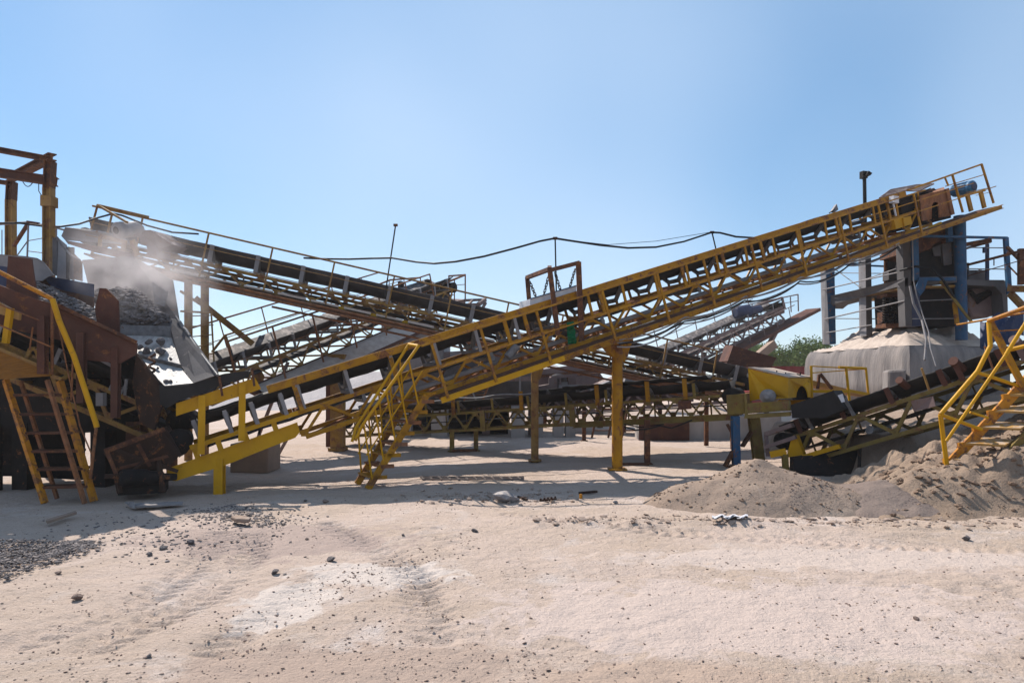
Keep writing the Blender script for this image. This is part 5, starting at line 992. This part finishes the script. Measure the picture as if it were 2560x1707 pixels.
part('conveyor_stub', MAU, rcs, lambda m: [m.bar(P(1085, 985, 21.2), P(1260, 905, 21.4), .5, .3), m.bar(P(1085, 972, 21.1), P(1250, 895, 21.3), .06, .06)])
each('machine_casing', GRY, rcs, [lambda m: m.box(P(1150, 900, 22.3), .6, .5, .5), lambda m: m.box(P(1190, 870, 22.3), .5, .5, .35), lambda m: m.box(P(1240, 925, 22), .45, .4, .4), lambda m: m.box(P(1120, 935, 22), .5, .4, .4)])
part('recess_shade_block', DRK, rcs, lambda m: [m.prism([P(955, 1010, 22.8), P(1270, 1010, 22.8), P(1270, 1092, 22.6), P(955, 1092, 22.6)], Vector((0, 2, 0)))])  # solid near-black block painting the shade of the open base
for u, w_ in ((1295, .42), (1100, .5), (1010, .5), (1395, .32), (1425, .3), (1345, .3)):
    q = P(u, 955, 21.3); part('pier', CON, rcs, lambda m: m.box((q.x, q.y, .45), w_, .5, 1.0))
part('ladder', RUSO, rcs, lambda m: [m.tube(P(1180, 960, 21), P(1150, 1022, 20.8), .03, 6), m.tube(P(1225, 955, 21), P(1198, 1022, 20.8), .03, 6)] + [m.tube(P(1178 - 4 * i, 964 + i * 8, 21), P(1222 - 4 * i, 962 + i * 8, 21), .015, 5) for i in range(7)])
part('handrail', GRY, rcs, lambda m: [m.path([P(920, 893, 22), P(920, 876, 22), P(955, 871, 22.5)], .03, 6), m.tube(P(938, 874, 22), P(938, 895, 22), .02, 5), m.tube(P(1300, 930, 21), P(1300, 1020, 21), .03, 6), m.tube(P(1190, 1000, 20.8), P(1160, 930, 20.8), .03, 6)])
part('small_roof', CONB, rcs, lambda m: pl(m, [(875, 893, 21), (905, 888, 21), (920, 893, 21), (918, 905, 21), (875, 908, 21)], (0, 1, 0)))
rcab = thing('loader_cab', 'open framed cab with sheet roof beyond the round yellow pillars', 'cab', P(1410, 1000, 24))
part('roof', MAU, rcab, lambda m: pl(m, [(1378, 940, 24), (1443, 934, 24), (1443, 941, 24), (1378, 947, 24)], (0, 1.2, 0)))
each('frame_post', MAU, rcab, [lambda m: m.bar(P(1441, 938, 24), P(1445, 975, 24), .05, .05), lambda m: m.bar(P(1382, 944, 24), P(1383, 1000, 24), .3, .1), lambda m: m.bar(P(1400, 943, 24), P(1402, 978, 24), .06, .06)])
part('body', MAU, rcab, lambda m: [pl(m, [(1345, 965, 24), (1375, 960, 24), (1385, 985, 24), (1465, 985, 24), (1460, 1010, 24), (1345, 1010, 24)], (0, 1.2, 0))])
part('engine', GRY, rcab, lambda m: [m.box(P(1425, 972, 24.2), .8, .5, .3), m.box(P(1408, 965, 24.4), .3, .3, .3)])
part('wheel', DRK, rcab, lambda m: m.lathe(P(1362, 1000, 23.9), (0, 1, 0), [(0, .1), (0, .35), (.2, .4), (.3, .35), (.3, .1)], 16))
rsw = thing('screw_washer', 'inclined grey trough of a sand washer behind the thick yellow pillar', 'washer', P(1500, 1000, 23))
part('trough', MAU, rsw, lambda m: [m.bar(P(1440, 993, 23), P(1570, 938, 23.6), .5, .3)])
part('cover_sheet', GRY, rsw, lambda m: [m.bar(P(1470, 975, 22.8), P(1545, 943, 23.2), .35, .06), m.bar(P(1560, 950, 22.8), P(1640, 975, 22.8), .4, .2)])
each('machinery', MAU, rsw, [lambda m: m.box(P(1590, 985, 23.5), 1.2, .8, .6), lambda m: m.box(P(1660, 985, 23), 1.0, .6, .4), lambda m: m.box(P(1700, 975, 24), .8, .6, .8)])
part('leg', RUS, rsw, lambda m: [m.bar(P(u, 955, 23).xy.to_3d(), P(u, 985, 23), .12, .12) for u in (1460, 1560, 1650)])
for i, (u, lab) in enumerate(((1500, 'left of two short steel ladders standing on the bright sand'), (1575, 'right of two short steel ladders standing on the bright sand'))):
    r_ = thing('ladder', lab, 'ladder', G(u, 1095), 'short ladders under the low conveyor'); b_ = G(u, 1094)
    part('rails', RUS, r_, lambda m: [m.tube(b_ + Vector((dx, 0, 0)), b_ + Vector((dx + .25, .2, 1.1)), .035, 6) for dx in (-.25, .25)]); part('rungs', RUS, r_, lambda m: [m.tube(b_ + Vector((-.25 + .25 * f, .2 * f, 1.1 * f)), b_ + Vector((.25 + .25 * f, .2 * f, 1.1 * f)), .02, 5) for f in (.2, .4, .6, .8)])
LK = Line(P(1350, 1000, 23.5), P(1850, 962, 20.5), (0, -1, 0))
rk_ = thing('belt_conveyor', 'dark brown belt conveyor half hidden behind the low olive yellow one', 'conveyor', P(1600, 1060, 22), 'belt conveyors of the plant')
conveyor(rk_, LK, 0, LK.L, .9, .5, .15, .36, MAU, BLT, 'K', .9, 1.1, ch=.08, dg=.06, idm=DGR, rail=(.8, .5, LK.L - .3, (.4,)), railm=RUS, rt=-1.4)
for kk in (1.0, 3.6, 6.4): q = LK.at(kk, 0, -.5); part('support_leg', RUS, rk_, lambda m: m.bar((q.x, q.y, 0), q, .14, .14))
rsc = thing('screen_box', 'dusty brown vibrating screen box between the two round yellow pillars', 'screen', P(1440, 1000, 25.5))
part('side_plate', MAU, rsc, lambda m: pl(m, [(1345, 925, 25.5), (1480, 905, 25.5), (1520, 960, 25.5), (1500, 1000, 25.5), (1345, 1005, 25.5)], (0, 1.6, 0)))
part('drive_cover', DGR, rsc, lambda m: m.lathe(P(1395, 960, 25.4), (0, -1, 0), [(0, .4), (.12, .4), (.14, .3), (.3, .28), (.3, .1)], 18))
part('stiffener', RUS, rsc, lambda m: m.bar(P(1350, 940, 25.45), P(1500, 925, 25.45), .1, .1))
part('frame', RUS, rsc, lambda m: [m.bar(P(1350, 1008, 25.5), P(1510, 1002, 25.5), .2, .2)] + [m.bar((P(u, 955, 25.5).x, 25.5, 0), P(u, 1005, 25.5), .2, .2) for u in (1360, 1500)])
rrb = thing('scrap_bin', 'tilted rust brown steel bin beneath the far right conveyor', 'bin', P(1885, 960, 22))
part('shell', RUSP, rrb, lambda m: pl(m, [(1833, 864, 22), (1941, 894, 21.8), (1927, 921, 21.8), (1845, 917, 22), (1816, 911, 22)], (.2, 1.5, .1)))
part('leg', NAV, rrb, lambda m: [m.bar(P(1850, 915, 21.9), P(1850, 990, 21.9), .16, .12), m.bar((P(1850, 955, 21.9).x, 21.9, 0), P(1850, 985, 21.9), .16, .12), m.bar((P(1915, 955, 22.5).x, 22.5, 0), P(1915, 915, 22.5), .16, .12)])
tag(part('scrap_hopper', CONB, None, lambda m: pl(m, [(1897, 882, 25), (1936, 850, 25), (1945, 868, 25), (1918, 888, 25)], (.3, 1.5, 0))), 'pale yellowish hopper mouth behind the brown bin', 'hopper')
tag(part('red_container', mat('red_paint', (.22, .03, .03), (.15, .02, .02), 3, .7, dust=.2), None, lambda m: [m.box((P(1990, 955, 34).x, 34, 1.2), 5.2, 2.2, 2.4), m.box((P(1990, 955, 34).x, 34, 2.43), 5.3, 2.3, .07)]), 'dull red container in front of the trees', 'container')
CLIFF = sand_material('pale_grey_quarry_rock', (.34, .31, .31), (.42, .38, .37), (.30, .27, .28), pebble=.4, scale=.35, bumpd=.2)
def hill(name, x0, x1, yb, yt, H, seed, m_, st=.8):
    nx_ = int((x1 - x0) / st); ny_ = 26; vs = []; fs = []
    for j in range(ny_ + 1):
        f = j / ny_
        for i in range(nx_ + 1):
            x = x0 + i * st; y = yb + (yt - yb) * f + 1.5 * nzz(x, seed, .12, 1)
            e = min(1, (x - x0) / 8, (x1 - x) / 8); z = H * e * min(1, f * 1.9) ** .9 * (1 + .25 * nzz(x, f * 3, .15, seed)) + .35 * nzz(x, y, .5, seed) * min(1, f * 4) - .3
            vs.append(Vector((x, y, z)))
    w_ = nx_ + 1
    for j in range(ny_):
        for i in range(nx_): a = j * w_ + i; fs.append((a, a + 1, a + w_ + 1, a + w_))
    mb = MB(); mb.add(vs, fs, True); o = mb.build(name, m_, None, ((x0 + x1) / 2, yb, 0)); o['kind'] = 'structure'; return o
hill('quarry_slope', -26, 12, 40, 62, 2.9, 3.0, CLIFF)
hill('quarry_bank', -6, 20, 27.5, 36, 1.0, 8.0, SANDG, .5)
hill('quarry_bank', -60, -8, 55, 80, 2.0, 11.0, CLIFF, 1.0)
rblk = thing('concrete_slab', 'pale long concrete slab with rusty edge lying beyond the low conveyor', 'slab', G(1750, 1095)); sb = G(1750, 1095)
part('body', CON, rblk, lambda m: m.box((sb.x + .2, sb.y, .32), 4.2, .9, .75), .03); part('rusty_sheet', RUSP, rblk, lambda m: m.box((sb.x - 1.2, sb.y - .48, .33), 1.5, .04, .7))

LEAF = [mat('leaf_green_%s' % n_, c, tuple(v * .6 for v in c), 1.2, .8, bump=0) for n_, c in (('olive', (.10, .15, .035)), ('mid', (.07, .125, .035)))]
BARK = mat('tree_bark', (.11, .08, .06), None, 8, .9)
def tree(x, y, h, r, lab, m_, seed):
    rnd = random.Random(seed); t = thing('tree', lab, 'tree', (x, y, 0), 'trees beyond the far conveyor')
    tr = MB(); tr.tube((x, y, -.1), (x, y, h * .4), .16, 8, .1); ends = []
    for i in range(9):
        an = i * 2.4 + rnd.random(); q = Vector((x + math.cos(an) * r * .6, y + math.sin(an) * r * .6, h * rnd.uniform(.5, .85))); tr.tube((x, y, h * rnd.uniform(.2, .42)), q, .07, 6, .02); ends.append(q)
    tr.build('trunk', BARK, t)
    cr_ = MB()
    cl = [(q + Vector((rnd.uniform(-1, 1), rnd.uniform(-1, 1), rnd.uniform(-.5, .7))) * r * .4, r * rnd.uniform(.2, .42)) for q in ends for _ in range(4)]
    for c, rr in cl:
        for i in range(170):
            d = Vector((rnd.gauss(0, 1), rnd.gauss(0, 1), rnd.gauss(0, .8))).normalized() * rr * rnd.random() ** .45
            p_ = c + d; s = rnd.uniform(.05, .13); a = Vector((rnd.gauss(0, 1), rnd.gauss(0, 1), rnd.gauss(0, 1))).normalized(); b = a.cross(Vector((rnd.gauss(0, 1), rnd.gauss(0, 1), rnd.gauss(0, 1)))).normalized()
            cr_.add([p_ - a * s, p_ + b * s * .5, p_ + a * s, p_ - b * s * .5], [(0, 1, 2, 3)])
    cr_.build('crown', m_, t)
for i, (u, vt, D, r, lab) in enumerate(((1968, 842, 50, 2.2, 'bushy green tree just left of the concrete base'), (2015, 836, 54, 2.4, 'tallest green tree touching the edge of the concrete base'), (2068, 846, 50, 2.0, 'green tree half hidden behind the left tower post'), (1900, 848, 60, 2.2, 'green tree seen through the legs of the far right conveyor'), (1860, 862, 62, 1.8, 'low green tree behind the rusty bin'), (742, 925, 58, 1.6, 'tiny green tree seen far off under the middle conveyor'))):
    tree((u - U0) * D / F, D, 1.7 + (955 - vt) / F * D, r, lab, LEAF[i % 2], 60 + i)

# ================================================================ gravel and stones on the ground
SANDC = mat('dried_sand_crumb', (.34, .26, .21), (.27, .20, .165), 9, .95, bump=.4)
def in_strip(r):                                                 # dark gravel fan at the left edge
    a = r.random(); q = G(-60 + 300 * a + r.gauss(0, 14), 1412 - 58 * a + max(-1.6, min(1.7, r.gauss(0, 1))) * (36 - 26 * a))
    if q.y < 3.5 or q.y > 7.2: return None
    q.z = ground_h(q.x, q.y) + .01 + .05 * max(0, 1 - abs(r.gauss(0, .5))) * (1 - a); return q
o = stones('gravel', in_strip, 3000, .02, .06, STN, 21, .55); tag(o, 'dark grey crushed gravel spilled at the left edge', 'gravel'); stuff(o)
def in_patch(r):
    k = r.random()
    if k < .45: q = G(r.gauss(590, 60), r.gauss(1282, 14))
    elif k < .62: q = G(r.gauss(660, 60), r.gauss(1300, 10))
    else: q = G(r.gauss(420, 160), r.gauss(1335, 36))
    if q.y > 9.6 or q.y < 4: return None
    q.z = ground_h(q.x, q.y) + .006; return q
o = stones('gravel', in_patch, 1600, .010, .06, STN, 22, .5); tag(o, 'scattered grey stones in front of the conveyor leg', 'gravel'); stuff(o)
def all_over(r):
    k = r.random()
    if k < .42: q = G(r.uniform(-150, 2700), 1240 + 480 * r.random() ** 1.1)
    elif k < .56: t_ = r.random(); q = G(760 + 400 * t_ + r.gauss(0, 30), 1490 - 140 * t_ + r.gauss(0, 14))
    elif k < .68: q = G(r.gauss(700, 200), r.gauss(1590, 70))
    elif k < .8: q = G(r.uniform(1300, 2560), r.gauss(1300, 13))
    elif k < .9: q = G(r.gauss(1230, 160), r.gauss(1250, 14))
    else: q = G(r.gauss(1180, 160), r.gauss(1640, 60))
    if q.y < 3.2 or q.y > 11: return None
    q.z = ground_h(q.x, q.y) + .004; return q
o = stones('pebbles', all_over, 2000, .006, .034, STNB, 23, .6); tag(o, 'loose brown pebbles strewn over the pale sand', 'pebble'); stuff(o)
def crumbs(r):
    q = G(r.uniform(-200, 2760), 1235 + 500 * r.random() ** 1.3)
    if q.y < 3.2 or noise.noise((q.x * .7, q.y * .9, 31.0)) + r.uniform(-.35, .35) < 0: return None
    q.z = ground_h(q.x, q.y) + .002; return q
o = stones('sand_crumbs', crumbs, 5200, .006, .030, SANDC, 25, .7); tag(o, 'pale crumbs of dried sand over the yard', 'sand crumb'); stuff(o)
def clods(r):
    k = r.random()
    if k < .6: q = G(r.uniform(1330, 2560), r.gauss(1303, 9))
    else: q = G(r.gauss(1230, 110), r.gauss(1243, 8))
    q.z = ground_h(q.x, q.y) + .01; return q
o = stones('dirt_clods', clods, 620, .02, .12, SANDC, 24, .5); tag(o, 'dry dirt clods along the low ridge in front of the heaps', 'dirt clod'); stuff(o)
rks = [(1266, 1253, .34, 'angular pale grey boulder lying near the shade edge below the pillars', GRY), (192, 1499, .13, 'dark brown stone alone on the sand at front left', STNB), (476, 1358, .14, 'dark grey stone right of the gravel fan', STN), (408, 1372, .12, 'grey flat chip beside the gravel fan', STN), (768, 1346, .075, 'small reddish brown cube of stone in the middle left', STNB),
       (1186, 1326, .11, 'dark grey stone standing alone in the centre', STN), (2417, 1344, .16, 'dark stone alone on the sand at far right', STN), (828, 1397, .13, 'grey stone in the dark pebble streak left of centre', STN), (688, 1431, .12, 'dark stone at the left end of the pebble streak', STN), (375, 1389, .10, 'squat grey stone below the gravel patch', STN), (1540, 1255, .12, 'small grey stone by the orange scrap', GRY), (764, 1251, .09, 'blue grey pebble near the shade edge', STN),
       (145, 1435, .08, 'reddish chip beside the tip of the gravel fan', STNB), (374, 1640, .055, 'small black stone near the bottom left', STN), (2290, 1548, .06, 'little dark stone at the lower right', STNB), (815, 1255, .13, 'flat brown stone close to the stair shadow', STNB), (1008, 1335, .07, 'grey stone left of the lone central stone', STN)]
for i, (u, v, s, lab, m_) in enumerate(rks):
    o = bpy.data.objects.new('stone', rock_mesh('stone', m_, 10, .7, 100 + i, 2)); COL.objects.link(o); q = G(u, v); o.location = (q.x, q.y, ground_h(q.x, q.y) + s * .18); s *= .66 if i else 1; o.scale = (s * 1.25, s, s * .95); o.rotation_euler = (.2 * math.sin(i), .2, i * 1.3)
    tag(o, lab, 'stone')
tag(part('scrap_bar', DRU, None, lambda m: m.bar(G(1295, 1246) + Z * .03, G(1318, 1252) + Z * .02, .03, .025)), 'short rusty bar right of the grey boulder', 'metal scrap')
tag(part('scrap_bar', DRU, None, lambda m: [m.bar(G(1350, 1256) + Z * .03, G(1390, 1250) + Z * .02, .03, .025)] + [m.bar(G(1352 + 9 * i, 1256 - i * 1.4) + Z * .03, G(1352 + 9 * i, 1256 - i * 1.4) + Z * .06, .025, .02) for i in range(5)]), 'short toothed bar on the sand near the centre', 'metal scrap')
tag(part('timber_beam', DRU, None, lambda m: m.bar(G(1448, 1237) + Z * .03, G(1492, 1233) + Z * .03, .04, .035)), 'dark beam lying at the shade edge below the thick pillar', 'beam')
tag(part('orange_scrap', ORG, None, lambda m: m.box(G(1452, 1245) + Z * .03, .035, .035, .06, .4)), 'small orange scrap beside the dark beam', 'scrap')
gm = mat('grating_steel', (.16, .13, .12), None, 6, .8, rust=.3)
tag(part('floor_grating', gm, None, lambda m: [m.bar(G(1060 + 22 * i, 1200) + Z * .012, G(1052 + 22 * i, 1193) + Z * .012, .03, .02) for i in range(12)] + [m.bar(G(1055, v) + Z * .012, G(1310, v) + Z * .012, .02, .02) for v in (1193, 1195.5, 1198, 1200)]), 'long steel floor grating flush with the sand under the conveyor', 'grating')

# dust hanging over the chute
dm = bpy.data.materials.new('stone_dust'); dm.use_nodes = True; n, l = dm.node_tree.nodes, dm.node_tree.links
n.remove(n['Principled BSDF']); pv = n.new('ShaderNodeVolumePrincipled'); pv.inputs['Color'].default_value = (.80, .75, .76, 1); pv.inputs['Anisotropy'].default_value = .35
tc = n.new('ShaderNodeTexCoord'); t_ = n.new('ShaderNodeTexNoise'); t_.inputs['Scale'].default_value = 2.6; t_.inputs['Detail'].default_value = 5; l.new(tc.outputs['Object'], t_.inputs['Vector'])
le = n.new('ShaderNodeVectorMath'); le.operation = 'LENGTH'; sc_ = n.new('ShaderNodeVectorMath'); sc_.operation = 'MULTIPLY'; sc_.inputs[1].default_value = (1 / 1.6, 1 / 1.3, 1 / 1.25); l.new(tc.outputs['Object'], sc_.inputs[0]); l.new(sc_.outputs[0], le.inputs[0])
fo = n.new('ShaderNodeMapRange'); fo.inputs[1].default_value = 1; fo.inputs[2].default_value = .15; l.new(le.outputs['Value'], fo.inputs[0])
rn = n.new('ShaderNodeMapRange'); rn.inputs[1].default_value = .36; rn.inputs[2].default_value = .70; rn.inputs[4].default_value = 1.25; l.new(t_.outputs[0], rn.inputs[0])
mu = n.new('ShaderNodeMath'); mu.operation = 'MULTIPLY'; l.new(fo.outputs[0], mu.inputs[0]); l.new(rn.outputs[0], mu.inputs[1]); l.new(mu.outputs[0], pv.inputs['Density']); l.new(pv.outputs[0], n['Material Output'].inputs['Volume'])
dcn = P(335, 708, 12.3); mb = MB(); mb.lathe(dcn - Z * 1.25, Z, [(1.25 - 1.25 * math.cos(a), max(.01, 1.6 * math.sin(a))) for a in [math.pi * i / 12 for i in range(13)]], 24)
o = mb.build('dust_cloud', dm, None, dcn); tag(o, 'pale dust hanging over the stone chute', 'dust'); stuff(o)

# thin dusty air over the whole plant
hz = MB(); hz.box((0, 60, 8), 260, 220, 18.4)
hm = bpy.data.materials.new('dusty_air'); hm.use_nodes = True; n, l = hm.node_tree.nodes, hm.node_tree.links
n.remove(n['Principled BSDF']); pv = n.new('ShaderNodeVolumePrincipled'); pv.inputs['Color'].default_value = (.93, .92, .94, 1); pv.inputs['Density'].default_value = .0006; pv.inputs['Anisotropy'].default_value = .3
l.new(pv.outputs[0], n['Material Output'].inputs['Volume'])
o = hz.build('haze', hm, None, (0, 60, 8)); stuff(o); tag(o, 'thin pale dusty air over the quarry yard', 'haze')
